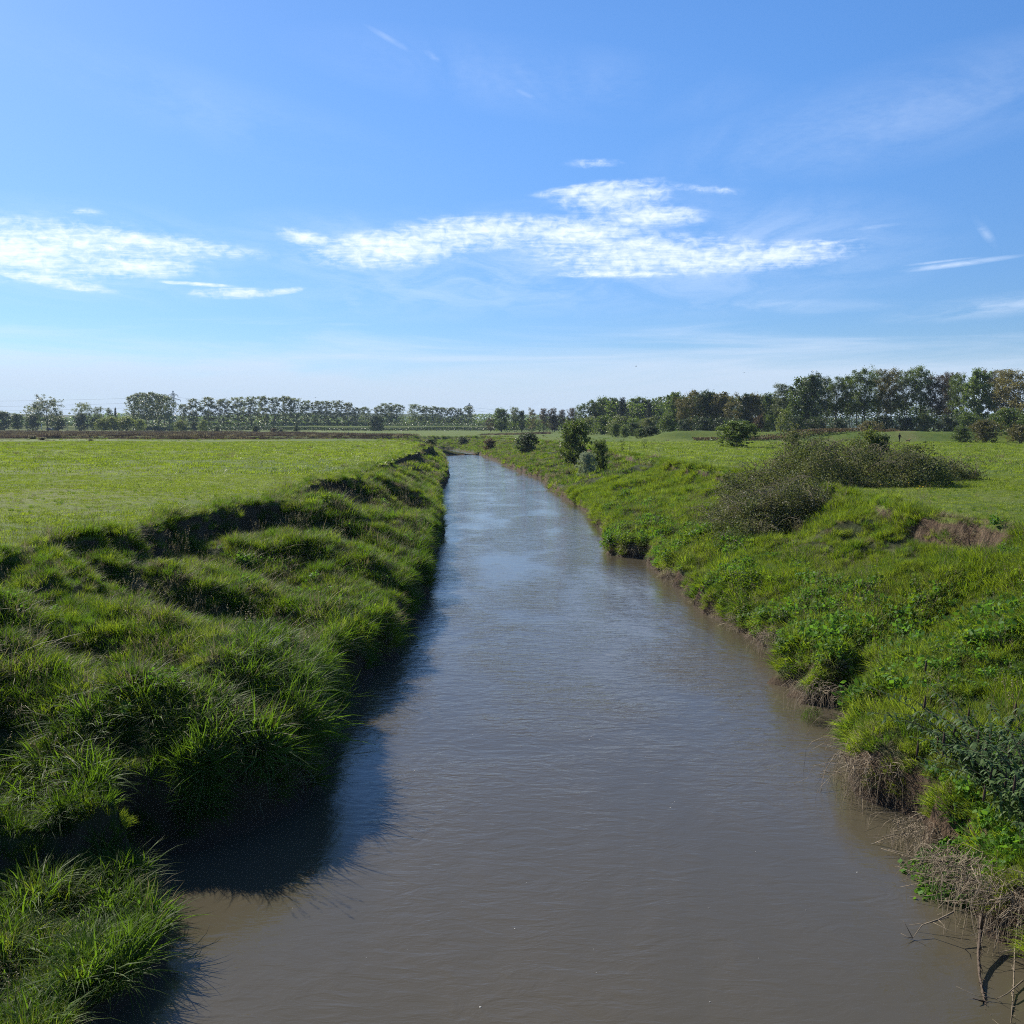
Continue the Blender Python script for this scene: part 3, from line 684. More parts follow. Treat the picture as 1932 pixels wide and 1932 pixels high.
def add_kind(name, n, wood, leaf, **kw):
    l = []
    for i in range(n):
        a, b = tree_kind(hash_(name)+i*13, **kw); cv = np.concatenate(b.v); rr_ = np.abs(cv[:, :2])
        l.append((a.mesh(name+'_trunk', M[wood], True), b.mesh(name+'_crown', M[leaf]), float(np.percentile(cv[:, 2], 99.7)), float(np.percentile(rr_[:, 0], 98)+np.percentile(rr_[:, 1], 98))))
    KINDS[name] = l
def hash_(s): return sum((i+1)*ord(c) for i, c in enumerate(s)) % 9973
add_kind('poplar', 5, 'bark', 'leaf_poplar', H=25, Wd=11, bare=.20, nl=26, leaves=6500, lsz=.60, shape='oval', clus=1.15, thick=.013, ragged=.25, fill=.6, up=.65)
add_kind('wood_tree', 4, 'bark', 'leaf_dark', H=18, Wd=10, bare=.10, nl=30, leaves=9500, lsz=.58, shape='round', clus=1.3, thick=.016, fill=.6, ragged=.35)
add_kind('airy_tree', 5, 'bark', 'leaf_mid', H=20, Wd=9.5, bare=.38, nl=32, leaves=13000, lsz=.35, stems=3, shape='oval', clus=1.25, thick=.015, up=.8, ragged=.25, fill=.45)
add_kind('spread_tree', 3, 'bark', 'leaf_poplar', H=18, Wd=17, bare=.30, nl=28, leaves=7500, lsz=.5, stems=2, shape='spread', clus=1.3, fill=.3, thick=.018, up=.45)
add_kind('young_tree', 3, 'bark', 'leaf_olive', H=14, Wd=8, bare=.12, nl=24, leaves=5200, lsz=.38, shape='column', clus=1.0, thick=.013, fill=.3, ragged=.4)
add_kind('conifer', 2, 'bark', 'leaf_conifer', H=18, Wd=8, bare=.06, nl=44, leaves=7000, lsz=.40, shape='cone', clus=.8, thick=.014, up=-.1, fill=.4)
add_kind('bush', 5, 'bark', 'leaf_dark', H=4, Wd=5, bare=.05, nl=30, leaves=11000, lsz=.19, stems=4, shape='bush', clus=.42, thick=.012, fill=.9, up=.5, ragged=.4)
add_kind('willow_bush', 4, 'bark', 'leaf_bright', H=6, Wd=8, bare=.05, nl=30, leaves=6500, lsz=.34, stems=5, shape='bush', clus=.75, thick=.010, fill=.7, ragged=.4)
add_kind('sapling', 3, 'bark', 'leaf_mid', H=2.6, Wd=1.5, bare=.12, nl=18, leaves=900, lsz=.11, shape='column', clus=.20, thick=.008, ragged=.5)
rt = random.Random(3)
def plant(kind, px, top, D, label, cat, name=None, group=None, leaf=None, wpx=None, base=None, var=None, crown='crown', trunk='trunk', y_is_base=None, zoff=0.0, wood=None):
    """D: distance in metres; px/top/wpx read off the 1932 copy"""
    x = (px-966)/1932/FOC*(D*math.cos(PITCH)+3*math.sin(PITCH)); y = float(D)
    z = gz(x, y)+zoff; ztop = EYE+(804.7-top)*D/1816
    H = max(ztop-z, .6); ks = KINDS[kind]; tm, lm, h0, w0 = ks[rt.randrange(len(ks)) if var is None else var % len(ks)]
    sz = H/h0; sx = sz*rt.uniform(.92, 1.1) if wpx is None else max(wpx*D/1816/w0, sz*.45)
    e = bpy.data.objects.new(name or kind, None); COL.objects.link(e); e.empty_display_size = .5
    e.location = (x, y, z-.05); e.rotation_euler = (0, 0, rt.uniform(0, 6.28)); e.scale = (sx, sx, sz)
    a = link(trunk, tm, e); b = link(crown, lm, e)
    if leaf: b.material_slots[0].link = 'OBJECT'; b.material_slots[0].material = M[leaf]
    if wood: a.material_slots[0].link = 'OBJECT'; a.material_slots[0].material = M[wood]
    tag(e, label, cat, group); return e
ORD = 'first second third fourth fifth sixth seventh eighth ninth tenth eleventh twelfth thirteenth fourteenth fifteenth sixteenth seventeenth eighteenth nineteenth twentieth'.split()
# far left: the clump of poplars by the pylon, then the long avenue
g = 'poplars lined up across the far left horizon'
for i, (px, top, wp) in enumerate([(252, 746, 20), (265, 742, 24), (278, 741, 24), (289, 741, 22), (300, 744, 22), (311, 745, 22), (320, 748, 18)]):
    plant('poplar', px, top, 690+rt.uniform(-10, 30), 'tall poplar, %s from left in the clump just left of the pylon' % ORD[i], 'poplar tree', 'poplar_tree', g, wpx=wp*1.22)
row = [(346, 763, 17), (366, 753, 24), (394, 750, 28), (422, 753, 27), (450, 750, 27), (475, 749, 26)]
for i, (px, top, wp) in enumerate(row):
    plant('poplar', px, top, 720, ('small narrow poplar right beside the pylon' if i == 0 else 'round-topped poplar, %s in the open row right of the pylon' % ORD[i-1]), 'poplar tree', 'poplar_tree', g, wpx=wp*1.22)
row = [(499, 748, 28), (518, 750, 22), (540, 748, 30), (560, 752, 26), (580, 756, 22), (599, 757, 26), (618, 757, 24), (637, 756, 27), (658, 760, 25), (673, 769, 18)]
for i, (px, top, wp) in enumerate(row):
    plant('poplar', px, top, 735, 'poplar, %s from the left in the dense middle stretch of the avenue' % ORD[i], 'poplar tree', 'poplar_tree', g, wpx=wp*1.1)
plant('poplar', 689, 768, 745, 'slim poplar standing alone just left of the dark rounded bush', 'poplar tree', 'poplar_tree', g, wpx=20)
row = [(714, 766, 18), (730, 761, 28), (749, 763, 26)]
for i, (px, top, wp) in enumerate(row):
    plant('poplar', px, top, 750, 'poplar, %s of three grouped right of the dark rounded bush' % ORD[i], 'poplar tree', 'poplar_tree', g, wpx=wp*1.1)
row = [(784, 763, 26), (802, 766, 18), (819, 767, 23), (837, 769, 22), (854, 769, 20), (868, 771, 13), (883, 767, 24)]
for i, (px, top, wp) in enumerate(row):
    plant('poplar', px, top, 765, 'poplar, %s from left in the last stretch before the small far pylon' % ORD[i], 'poplar tree', 'poplar_tree', g, wpx=wp*1.1)
# left end
plant('spread_tree', 92, 746, 640, 'broad spreading tree with forked trunk above the far left hedge', 'tree', 'spreading_tree', wpx=56, var=0)
plant('spread_tree', 66, 764, 660, 'lower pale tree leaning against the broad spreading tree', 'tree', 'spreading_tree', wpx=34, var=1)
plant('spread_tree', 160, 760, 650, 'thin round-headed pale tree behind the dark holly at left', 'tree', 'round_tree', wpx=30, var=2)
plant('spread_tree', 184, 767, 650, 'smaller twiggy pale tree right of the round-headed one', 'tree', 'round_tree', wpx=20, var=1)
plant('young_tree', 207, 770, 655, 'small pale green tree left of the narrow dark conifer', 'tree', 'small_tree', wpx=15, leaf='leaf_mid')
plant('conifer', 219, 769, 645, 'narrow dark conifer pointing up in the far left hedge', 'conifer', 'conifer_tree', wpx=10, var=0)
plant('bush', 63, 783, 610, 'dark domed holly at the foot of the broad spreading tree', 'bush', 'holly_bush', wpx=26, var=0, crown='foliage', trunk='stems')
plant('bush', 154, 780, 610, 'dark egg-shaped holly below the round-headed pale tree', 'bush', 'holly_bush', wpx=26, var=1, crown='foliage', trunk='stems')
plant('bush', 180, 786, 615, 'small dark bush between the holly and the yellow-green willows', 'bush', 'hedge_bush', wpx=18, var=2, crown='foliage', trunk='stems')
for i, (px, top, wp) in enumerate([(8, 776, 30), (34, 780, 28), (110, 786, 36)]):
    plant('wood_tree', px, top, 670, ['bluish low tree at the very left edge', 'second bluish low tree from the left edge', 'low rounded tree between the two dark hollies'][i], 'tree', 'low_tree', leaf='leaf_mid', wpx=wp)
for i, (px, top, wp) in enumerate([(192, 789, 28), (212, 786, 34), (238, 786, 34), (264, 791, 20), (342, 793, 26), (383, 792, 18)]):
    plant('willow_bush', px, top, 560, ['leftmost yellow-green willow bush below the pale trees', 'tall yellow-green willow bush in the middle of the left clump', 'rounded yellow-green willow bush at the right end of the clump', 'small separate yellow-green willow under the poplar clump', 'low yellow-green willow bush just right of the pylon', 'single upright yellow-green willow under the open poplar row'][i],
          'bush', 'willow_bush', 'yellow-green willows before the embankment', wpx=wp, crown='foliage', trunk='stems')
plant('bush', 706, 783, 600, 'large dark rounded bush in the gap of the poplar avenue', 'bush', 'dark_bush', wpx=22, var=3, crown='foliage', trunk='stems')
plant('bush', 716, 786, 615, 'lower dark bush joined to the right of the large rounded one', 'bush', 'dark_bush', wpx=18, var=4, crown='foliage', trunk='stems')
names = ['squat dark bush under the left part of the avenue', 'brown-grey bush beside the squat dark one under the avenue', 'low dark bush under the middle of the avenue', 'upright dark bush, right of the low ones under the avenue', 'tiny dark bush in front of the open poplar row', 'dark round bush right of the willow near the pylon', 'grey-green round bush below the sixth open-row poplar']
for i, (px, top, wp, l) in enumerate([(484, 803, 13, 'leaf_dark'), (516, 808, 13, 'leaf_brown'), (530, 810, 10, 'leaf_dark'), (559, 803, 10, 'leaf_dark'), (409, 804, 10, 'leaf_dark'), (366, 795, 14, 'leaf_dark'), (480, 806, 9, 'leaf_mid')]):
    plant('bush', px, top, 500 if i != 5 else 600, names[i], 'bush', 'field_bush', 'small bushes before the embankment', wpx=wp, leaf=l, crown='foliage', trunk='stems')
# trees left of and behind the wood
lst = [(946, 771, 32, 'wood_tree', 'leaf_mid', 'dark broad oak at the left end of the far trees right of the river'), (972, 768, 18, 'airy_tree', 'leaf_poplar', 'thin pale-topped tree beside the dark broad oak'),
       (984, 775, 14, 'wood_tree', 'leaf_dark', 'narrow dark tree right of the thin pale-topped one'), (1004, 770, 20, 'young_tree', 'leaf_olive', 'yellowish bushy tree in the far row right of the river'),
       (1027, 771, 18, 'airy_tree', 'leaf_brown', 'half-bare twiggy tree, leftmost of the bare group'), (1044, 770, 18, 'airy_tree', 'leaf_brown', 'half-bare twiggy tree in the middle of the bare group'),
       (1060, 773, 16, 'airy_tree', 'leaf_brown', 'half-bare twiggy tree, rightmost of the bare group'), (1078, 770, 24, 'airy_tree', 'leaf_brown', 'brownish open tree just left of the wood'),
       (1046, 784, 22, 'wood_tree', 'leaf_brown', 'low brownish tree under the bare group'), (925, 787, 20, 'young_tree', 'leaf_brown', 'reddish low tree near the small far pylon')]
for px, top, wp, k, l, lab in lst:
    plant(k, px, top, 520, lab, 'tree', {'wood_tree': 'broadleaf_tree', 'airy_tree': 'thin_tree', 'young_tree': 'young_tree'}[k], leaf=l, wpx=wp)
lst = [(1097, 762, 26, 'leaf_mid'), (1118, 756, 26, 'leaf_mid'), (1138, 750, 30, 'leaf_mid'), (1157, 751, 24, 'leaf_mid'), (1199, 750, 32, 'leaf_mid'), (1218, 752, 26, 'leaf_mid'), (1240, 750, 28, 'leaf_mid')]
for i, (px, top, wp, l) in enumerate(lst):
    plant('wood_tree' if i else 'young_tree', px, top, 430, 'mid-green crown, %s from the left along the back of the wood' % ORD[i], 'tree', 'broadleaf_tree', 'mid-green trees at the back of the wood', leaf=l, wpx=wp*1.1)
plant('conifer', 1174, 751, 410, 'dark pointed conifer rising in the left part of the wood', 'conifer', 'conifer_tree', wpx=36, var=1)
plant('conifer', 1224, 759, 410, 'smaller dark conifer right of the pointed one in the wood', 'conifer', 'conifer_tree', wpx=24, var=0)
# hedge of thorn and willow before the wood
lst = [(1110, 786, 40, 340), (1140, 783, 44, 330), (1168, 784, 46, 310), (1196, 788, 40, 300), (1225, 786, 40, 290), (1258, 780, 34, 280), (1100, 795, 22, 360)]
for i, (px, top, wp, D) in enumerate(lst):
    plant('willow_bush', px, top, D, 'rounded grey-green thicket bush, %s in the hedge below the wood' % ORD[i], 'bush', 'hedge_bush', 'rounded bushes along the foot of the wood', leaf='leaf_mid' if i % 2 else 'leaf_poplar', wpx=wp, crown='foliage', trunk='stems')
lst = [(1161, 799, 17, 268, 'leaf_mid', 'small round green bush left of the midfield bush pair'), (1178, 803, 17, 262, 'leaf_mid', 'rounded olive bush touching the small round green one'), (1197, 797, 26, 285, 'leaf_dark', 'dark wide bush behind the rounded midfield bushes'),
       (1208, 808, 24, 218, 'leaf_mid', 'low pale-leaved bush at the left of the midfield pair'), (1228, 803, 30, 216, 'leaf_dark', 'dark green rounded bush at the right of the midfield pair')]
for px, top, wp, D, l, lab in lst: plant('bush', px, top, D, lab, 'bush', 'thorn_bush', leaf=l, wpx=wp, crown='foliage', trunk='stems')
# front edge of the wood
lst = [(1271, 741, 30, 'leaf_mid', 'wood_tree'), (1288, 752, 22, 'leaf_olive', 'airy_tree'), (1305, 737, 28, 'leaf_olive', 'young_tree'), (1322, 742, 26, 'leaf_dark', 'wood_tree'), (1338, 738, 34, 'leaf_dark', 'wood_tree'), (1362, 741, 32, 'leaf_olive', 'wood_tree'),
       (1382, 743, 28, 'leaf_olive', 'young_tree'), (1402, 744, 30, 'leaf_dark', 'wood_tree'), (1424, 744, 30, 'leaf_olive', 'wood_tree'), (1446, 743, 30, 'leaf_mid', 'wood_tree'), (1462, 752, 24, 'leaf_olive', 'young_tree')]
for i, (px, top, wp, l, k) in enumerate(lst):
    plant(k, px, top, 318+rt.uniform(-8, 14), '%s tree, %s from the left along the front of the dense wood' % ({'leaf_mid': 'green', 'leaf_olive': 'olive-brown', 'leaf_dark': 'dark green'}[l], ORD[i]), 'tree', 'woodland_tree', 'trees along the front of the dense wood', leaf=l, wpx=wp*1.25)
for i, (px, top, wp, l, D) in enumerate([(1290, 790, 34, 'leaf_dark', 300), (1325, 786, 40, 'leaf_dark', 300), (1362, 788, 40, 'leaf_dark', 300), (1398, 790, 30, 'leaf_dark', 296), (1432, 783, 20, 'leaf_brown', 285), (1450, 782, 22, 'leaf_mid', 285), (1481, 772, 32, 'leaf_bright', 276)]):
    plant('willow_bush', px, top, D, ['leftmost dark undergrowth bush at the wood edge', 'dark undergrowth bush, second along the wood edge', 'dark undergrowth bush, third along the wood edge', 'dark undergrowth bush, fourth along the wood edge', 'russet bush at the right end of the dense wood', 'green bush beside the russet one', 'yellow-green hazel under the first tall open tree'][i], 'bush', 'undergrowth_bush', leaf=l, wpx=wp, crown='foliage', trunk='stems')
# tall open trees on the right
lst = [(1474, 725, 30, 'airy_tree', 'leaf_poplar', 300, 'pale twiggy small-leaved tree at the left of the tall right row'), (1510, 714, 44, 'wood_tree', 'leaf_mid', 290, 'bulky green tree starting the tall right row'),
       (1530, 706, 40, 'wood_tree', 'leaf_dark', 286, 'bulky dark tree with ragged top near the start of the tall right row'), (1556, 712, 30, 'airy_tree', 'leaf_dark', 292, 'dark-leaved tree with a lone topmost spray'), (1578, 710, 34, 'airy_tree', 'leaf_mid', 286, 'open green tree left of the tall forked one'),
       (1600, 712, 30, 'airy_tree', 'leaf_mid', 290, 'slender open tree with light gaps, before the forked one'), (1622, 697, 44, 'airy_tree', 'leaf_mid', 280, 'tall forked tree with round light-green head'), (1648, 700, 34, 'airy_tree', 'leaf_mid', 284, 'round-headed open tree right of the tall forked one'),
       (1677, 697, 38, 'airy_tree', 'leaf_olive', 278, 'open tree with leaning bare stems above the walker'), (1702, 698, 36, 'airy_tree', 'leaf_mid', 282, 'open many-stemmed tree just right of the leaning stems'), (1733, 693, 40, 'airy_tree', 'leaf_mid', 280, 'tallest open tree in the right row with fan-shaped head'),
       (1766, 708, 38, 'airy_tree', 'leaf_brown', 278, 'brown-tinted dark-trunked tree in the right row'), (1786, 704, 30, 'airy_tree', 'leaf_brown', 292, 'half-bare brownish tree behind the dark-trunked one'), (1810, 706, 34, 'airy_tree', 'leaf_mid', 284, 'pale open tree left of the dense dark green one'),
       (1841, 699, 52, 'wood_tree', 'leaf_mid', 276, 'dense dark green full-crowned tree towards the right edge'), (1872, 698, 36, 'airy_tree', 'leaf_olive', 280, 'olive open tree right of the dense green one'), (1898, 699, 46, 'airy_tree', 'leaf_olive', 268, 'rusty-olive tree second from the right edge'),
       (1924, 700, 44, 'young_tree', 'leaf_olive', 262, 'rusty-olive tree cut by the right edge'), (1962, 703, 44, 'wood_tree', 'leaf_olive', 262, 'olive tree just beyond the right edge')]
for px, top, wp, k, l, D, lab in lst:
    plant(k, px, top, D, lab, 'tree', {'wood_tree': 'broadleaf_tree', 'airy_tree': 'open_tree', 'young_tree': 'young_tree'}[k], leaf=l, wpx=wp*(1.18 if k == 'airy_tree' else 1.1))
# lower growth under and before them
lst = [(1500, 783, 40, 268, 'leaf_dark', 'dark undergrowth below the bulky green tree'), (1540, 786, 44, 268, 'leaf_dark', 'dark undergrowth below the ragged-topped tree'), (1580, 790, 36, 272, 'leaf_dark', 'dark undergrowth left of the pale parked car'),
       (1640, 794, 40, 262, 'leaf_olive', 'brownish scrub under the tall forked tree'), (1668, 784, 40, 272, 'leaf_dark', 'dark scrub behind the leaning stems'), (1712, 786, 44, 275, 'leaf_dark', 'dark scrub behind the walker'), (1742, 780, 34, 266, 'leaf_bright', 'yellow-green bush below the tallest open tree'),
       (1790, 786, 50, 262, 'leaf_dark', 'dark scrub between the two dark trunks'), (1826, 778, 44, 250, 'leaf_mid', 'green scrub under the dense full-crowned tree'), (1815, 804, 34, 178, 'leaf_mid', 'round pale willow bush in front of the dense tree'),
       (1858, 792, 56, 184, 'leaf_olive', 'wide drooping willow scrub right of the round bush'), (1900, 770, 60, 196, 'leaf_mid', 'large willow mass at the right edge'), (1925, 800, 50, 172, 'leaf_olive', 'low grey willow scrub in front at the right edge'), (1950, 778, 50, 190, 'leaf_mid', 'willow mass just past the right edge'),
       (1682, 808, 26, 205, 'leaf_brown', 'grey-brown twiggy bush just left of the walker'), (1722, 812, 22, 206, 'leaf_brown', 'low brown bush right behind the dog')]
for px, top, wp, D, l, lab in lst: plant('willow_bush', px, top, D, lab, 'bush', 'scrub_bush', leaf=l, wpx=wp, crown='foliage', trunk='stems')
plant('willow_bush', 1640, 806, 66, 'light green young bush rising behind the bramble thicket', 'bush', 'green_bush', leaf='leaf_bright', wpx=34, var=1, crown='foliage', trunk='stems')
plant('bush', 1664, 818, 66, 'darker low bush touching the light green one behind the brambles', 'bush', 'green_bush', leaf='leaf_dark', wpx=22, var=3, crown='foliage', trunk='stems')
# bushes and saplings on the right meadow and bank
plant('bush', 1390, 794, 139, 'wide dark hawthorn with sunlit top standing alone on the right meadow', 'bush', 'hawthorn_bush', leaf='leaf_mid', wpx=72, var=0, crown='foliage', trunk='stems')
plant('bush', 1086, 792, 120, 'tall dark hawthorn on the right bank edge', 'bush', 'hawthorn_bush', leaf='leaf_mid', wpx=56, var=2, crown='foliage', trunk='stems')
plant('bush', 1131, 829, 100, 'smaller dark bush with white-blossomed bramble at its left', 'bush', 'thorn_bush', leaf='leaf_mid', wpx=32, var=3, crown='foliage', trunk='stems')
plant('bush', 1106, 852, 97, 'pale white-flowering spray between the hawthorn and smaller bush', 'bush', 'flowering_bush', leaf='blossom', wpx=34, var=4, crown='foliage', trunk='stems')
plant('sapling', 1174, 825, 110, 'thin sapling just right of the bank bushes', 'sapling', 'sapling', wpx=11, var=0)
plant('sapling', 1216, 824, 128, 'bushier sapling further right on the meadow', 'sapling', 'sapling', wpx=16, var=1)
plant('bush', 1497, 813, 132, 'narrow green thorn bush right of the wide hawthorn', 'bush', 'thorn_bush', leaf='leaf_mid', wpx=22, var=1, crown='foliage', trunk='stems')
plant('bush', 1536, 828, 122, 'small yellow-green gorse before the flood bank', 'bush', 'gorse_bush', leaf='leaf_bright', wpx=16, var=2, crown='foliage', trunk='stems')
plant('bush', 924, 827, 215, 'small brownish bush on the right bank near the river bend', 'bush', 'bank_bush', leaf='leaf_brown', wpx=22, var=1, crown='foliage', trunk='stems')
plant('bush', 873, 824, 272, 'very dark round bush on the outside of the river bend', 'bush', 'bank_bush', leaf='leaf_dark', wpx=22, var=2, crown='foliage', trunk='stems')
plant('bush', 812, 828, 155, 'dark low bush where the left bank meets the river bend', 'bush', 'bank_bush', leaf='leaf_dark', wpx=22, var=3, crown='foliage', trunk='stems')
plant('bush', 796, 838, 135, 'rough small bush on the left bank edge before the bend', 'bush', 'bank_bush', leaf='leaf_olive', wpx=16, var=4, crown='foliage', trunk='stems')
tus = [(62, 829, 16, 'leftmost dark rush tussock in the left meadow'), (80, 831, 14, 'rush tussock right of the leftmost one'), (171, 833, 10, 'small dark tussock in the left meadow, lower of a pair'), (182, 826, 7, 'small dark tussock in the left meadow, upper of a pair'), (369, 824, 6, 'dark tussock at the rushes edge')]
for px, by, wp, lab in tus:
    D = 3*1816/(by-804.7); plant('bush', px, by-5*wp/12-1, D, lab, 'tussock', 'rush_tussock', 'dark tussocks in the left meadow', leaf='leaf_olive', wpx=wp, crown='foliage', trunk='stems')

# ------------------------------------------------------------------ distant tree belt (one mass, nobody could count it)
def belt(name, x0, x1, y, h0, h1, n, mat, label, seed, thick=14, lsz=1.3, prof=None):
    rg = np.random.default_rng(seed); x = rg.uniform(x0, x1, n); yy = y+rg.uniform(-thick, thick, n)
    top = h0+(h1-h0)*(fbm(x*.018, x*0+seed, 4, seed)+.5)*1.2
    if prof is not None: top = top*np.interp(x/y, prof[0], prof[1])
    z = top*np.sqrt(rg.random(n))*1.0; zg = land(x, yy)[0]
    v, q = leafquads(np.stack([x, yy, zg+z], 1), rg, lsz, .8, .3); mb = MB(); mb.add(v, q)
    tag(link(name, mb.mesh(name, M[mat])), label, 'trees' if 'scrub' not in name else 'scrub', kind='stuff')
belt('far_treeline', -620, 60, 860, 3, 11, 20000, 'leaf_mid', 'far belt of bluish trees and scrub behind the poplar avenue', 3, 30, 1.7)
belt('far_treeline', -900, 420, 1500, 10, 24, 26000, 'leaf_mid', 'faint hazy woodland on the horizon behind everything', 5, 60, 3.0)
belt('embankment_hedge', -420, 15, 725, 3.5, 6.5, 20000, 'leaf_dark', 'dark hedge along the road embankment under the poplars', 7, 7, .9)
belt('embankment_hedge', -262, 15, 672, 1.2, 3.2, 16000, 'leaf_dark', 'low dark hedge at the foot of the road embankment', 8, 5, .8)
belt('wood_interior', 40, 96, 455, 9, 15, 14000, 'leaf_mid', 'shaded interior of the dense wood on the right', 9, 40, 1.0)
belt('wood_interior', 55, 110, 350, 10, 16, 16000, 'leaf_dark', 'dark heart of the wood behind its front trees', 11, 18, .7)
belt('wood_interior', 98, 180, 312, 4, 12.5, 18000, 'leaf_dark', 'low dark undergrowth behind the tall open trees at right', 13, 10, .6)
belt('bank_scrub', 38, 120, 202.5, .3, 1.3, 9000, 'leaf_brown', 'brownish scrub along the foot of the flood bank on the right', 17, 1.6, .30)
belt('scrub_belt', -10, 60, 545, 4, 8, 8000, 'leaf_mid', 'scrubby hedge in front of the half-bare trees beyond the bend', 15, 10, .9)

# ------------------------------------------------------------------ bramble thicket on the right bank
def bramble(name, loc, rad, h, n, cn, label, seed, mat='bramble', lsz=.13, cat='bramble thicket'):
    rg = np.random.default_rng(seed); e = bpy.data.objects.new(name, None); COL.objects.link(e); e.location = (loc[0], loc[1], gz(*loc)); tag(e, label, cat)
    C = []; N = []
    cxs = rg.uniform(-1, 1, (900, 2))
    x = rg.uniform(-1, 1, n*3); y = rg.uniform(-1, 1, n*3); r = np.sqrt(x*x+y*y)+fbm(x*2.5+seed, y*2.5, 3, seed)*.5; k = r < 1; x, y, r = x[k][:n], y[k][:n], r[k][:n]
    wx = x*rad[0]; wy = y*rad[1]; gzv = land(wx+loc[0], wy+loc[1])[0]-e.location.z
    hh = h*np.sqrt(np.clip(1-r**2, 0, 1))*(.7+fbm(wx*.55, wy*.55, 4, seed+1)*2.2); hh = np.clip(hh, .12, None)
    q = 1-rg.random(len(x))**2*.8; z = gzv+hh*q+rg.normal(0, .05, len(x))
    PT = np.stack([wx, wy, z], 1)
    if cn:
        ce = rg.integers(0, len(PT), max(40, len(PT)//110)); cc = PT[ce]+np.array([0, 0, 1])*rg.normal(.0, .10, (len(ce), 1)); pick = rg.integers(0, len(ce), int(len(PT)*.72)); cr_ = rg.uniform(.10, .34, len(ce))
        PT[:len(pick)] = cc[pick]+rg.normal(0, 1, (len(pick), 3))*cr_[pick][:, None]*np.array([1, 1, .7])
    mb = MB(); v, qd = leafquads(PT, rg, lsz*1.15, .7, .9); mb.add(v, qd); link('foliage', mb.mesh('foliage', M[mat]), e)
    mb = MB()
    for i in range(cn):
        a = rg.uniform(0, 6.28); rr = math.sqrt(rg.uniform(0, .95)); bx, by = rad[0]*rr*math.cos(a), rad[1]*rr*math.sin(a); l = rg.uniform(.7, 2.1)*min(1, h); d = rg.uniform(0, 6.28)
        z0 = float(land(np.array([bx+loc[0]]), np.array([by+loc[1]]))[0][0])-e.location.z+h*.62*(1-rr*rr)**.5
        p = [(bx+math.cos(d)*l*t, by+math.sin(d)*l*t, z0+l*(1.15*t-1.0*t*t)+.1) for t in (0, .25, .5, .75, 1.0)]
        mb.tube(p, .012, .004, 4)
        if i % 2 == 0:
            tt = rg.uniform(.2, 1, 26); pp = np.stack([bx+math.cos(d)*l*tt, by+math.sin(d)*l*tt, z0+l*(1.15*tt-tt*tt)+.1], 1)+rg.normal(0, .05, (26, 3)); 
            v, qd = leafquads(pp, rg, lsz, .7, .5); C.append((v, qd))
    if not cn: return e
    link('canes', mb.mesh('canes', M['twig']), e)
    mb = MB(); [mb.add(v, q) for v, q in C]; link('cane_leaves', mb.mesh('cane_leaves', M[mat]), e)
    return e
bx, by = unproj(1560, 880)
bramble('bramble_thicket', unproj(1560, 916, 3.35), (5.6, 4.6), 2.7, 76000, 260, 'big sprawling dark bramble thicket on top of the right bank', 41, lsz=.085)
bramble('bramble_thicket', unproj(1705, 903, 3.5), (4.4, 2.8), 1.4, 30000, 130, 'right-hand arm of the bramble thicket reaching into the meadow', 42, lsz=.085)
bramble('bramble_thicket', unproj(1445, 965, 2.5), (2.7, 5.0), 1.5, 50000, 130, 'bramble tongue spilling down the right bank slope', 43, lsz=.075)
bramble('bramble_thicket', unproj(1405, 1012, 1.6), (1.9, 3.2), 1.1, 26000, 60, 'lowest dark bramble patch at the foot of the bramble tongue', 49, lsz=.065)
plant('bush', 996, 817, 170, 'dark bramble mound on the right bank left of the tall hawthorn', 'bramble mound', 'bramble_mound', leaf='leaf_dark', wpx=44, var=2, crown='foliage', trunk='stems')
bramble('herb_mound', unproj(1590, 1240, .9), (.75, 1.2), .75, 4500, 0, 'bright green nettle mound overhanging the water above the inlet', 45, mat='herb', lsz=.07, cat='nettle clump')
bramble('herb_mound', unproj(1400, 1110, 1.0), (.7, 1.3), .6, 4000, 0, 'rounded nettle mound with dark hollow on the right bank', 46, mat='herb', lsz=.07, cat='nettle clump')
bramble('herb_mound', unproj(1180, 1010, .8), (1.0, 1.6), .8, 4000, 0, 'dark leafy mound at the waterline, middle right bank', 47, mat='shrub_leaf', lsz=.08, cat='leafy clump')
bramble('herb_mound', unproj(1860, 1550, .9), (1.25, 1.0), .55, 5000, 0, 'bright broad-leaved ivy patch beside the water at lower right', 48, mat='ivy', lsz=.09, cat='ivy patch')

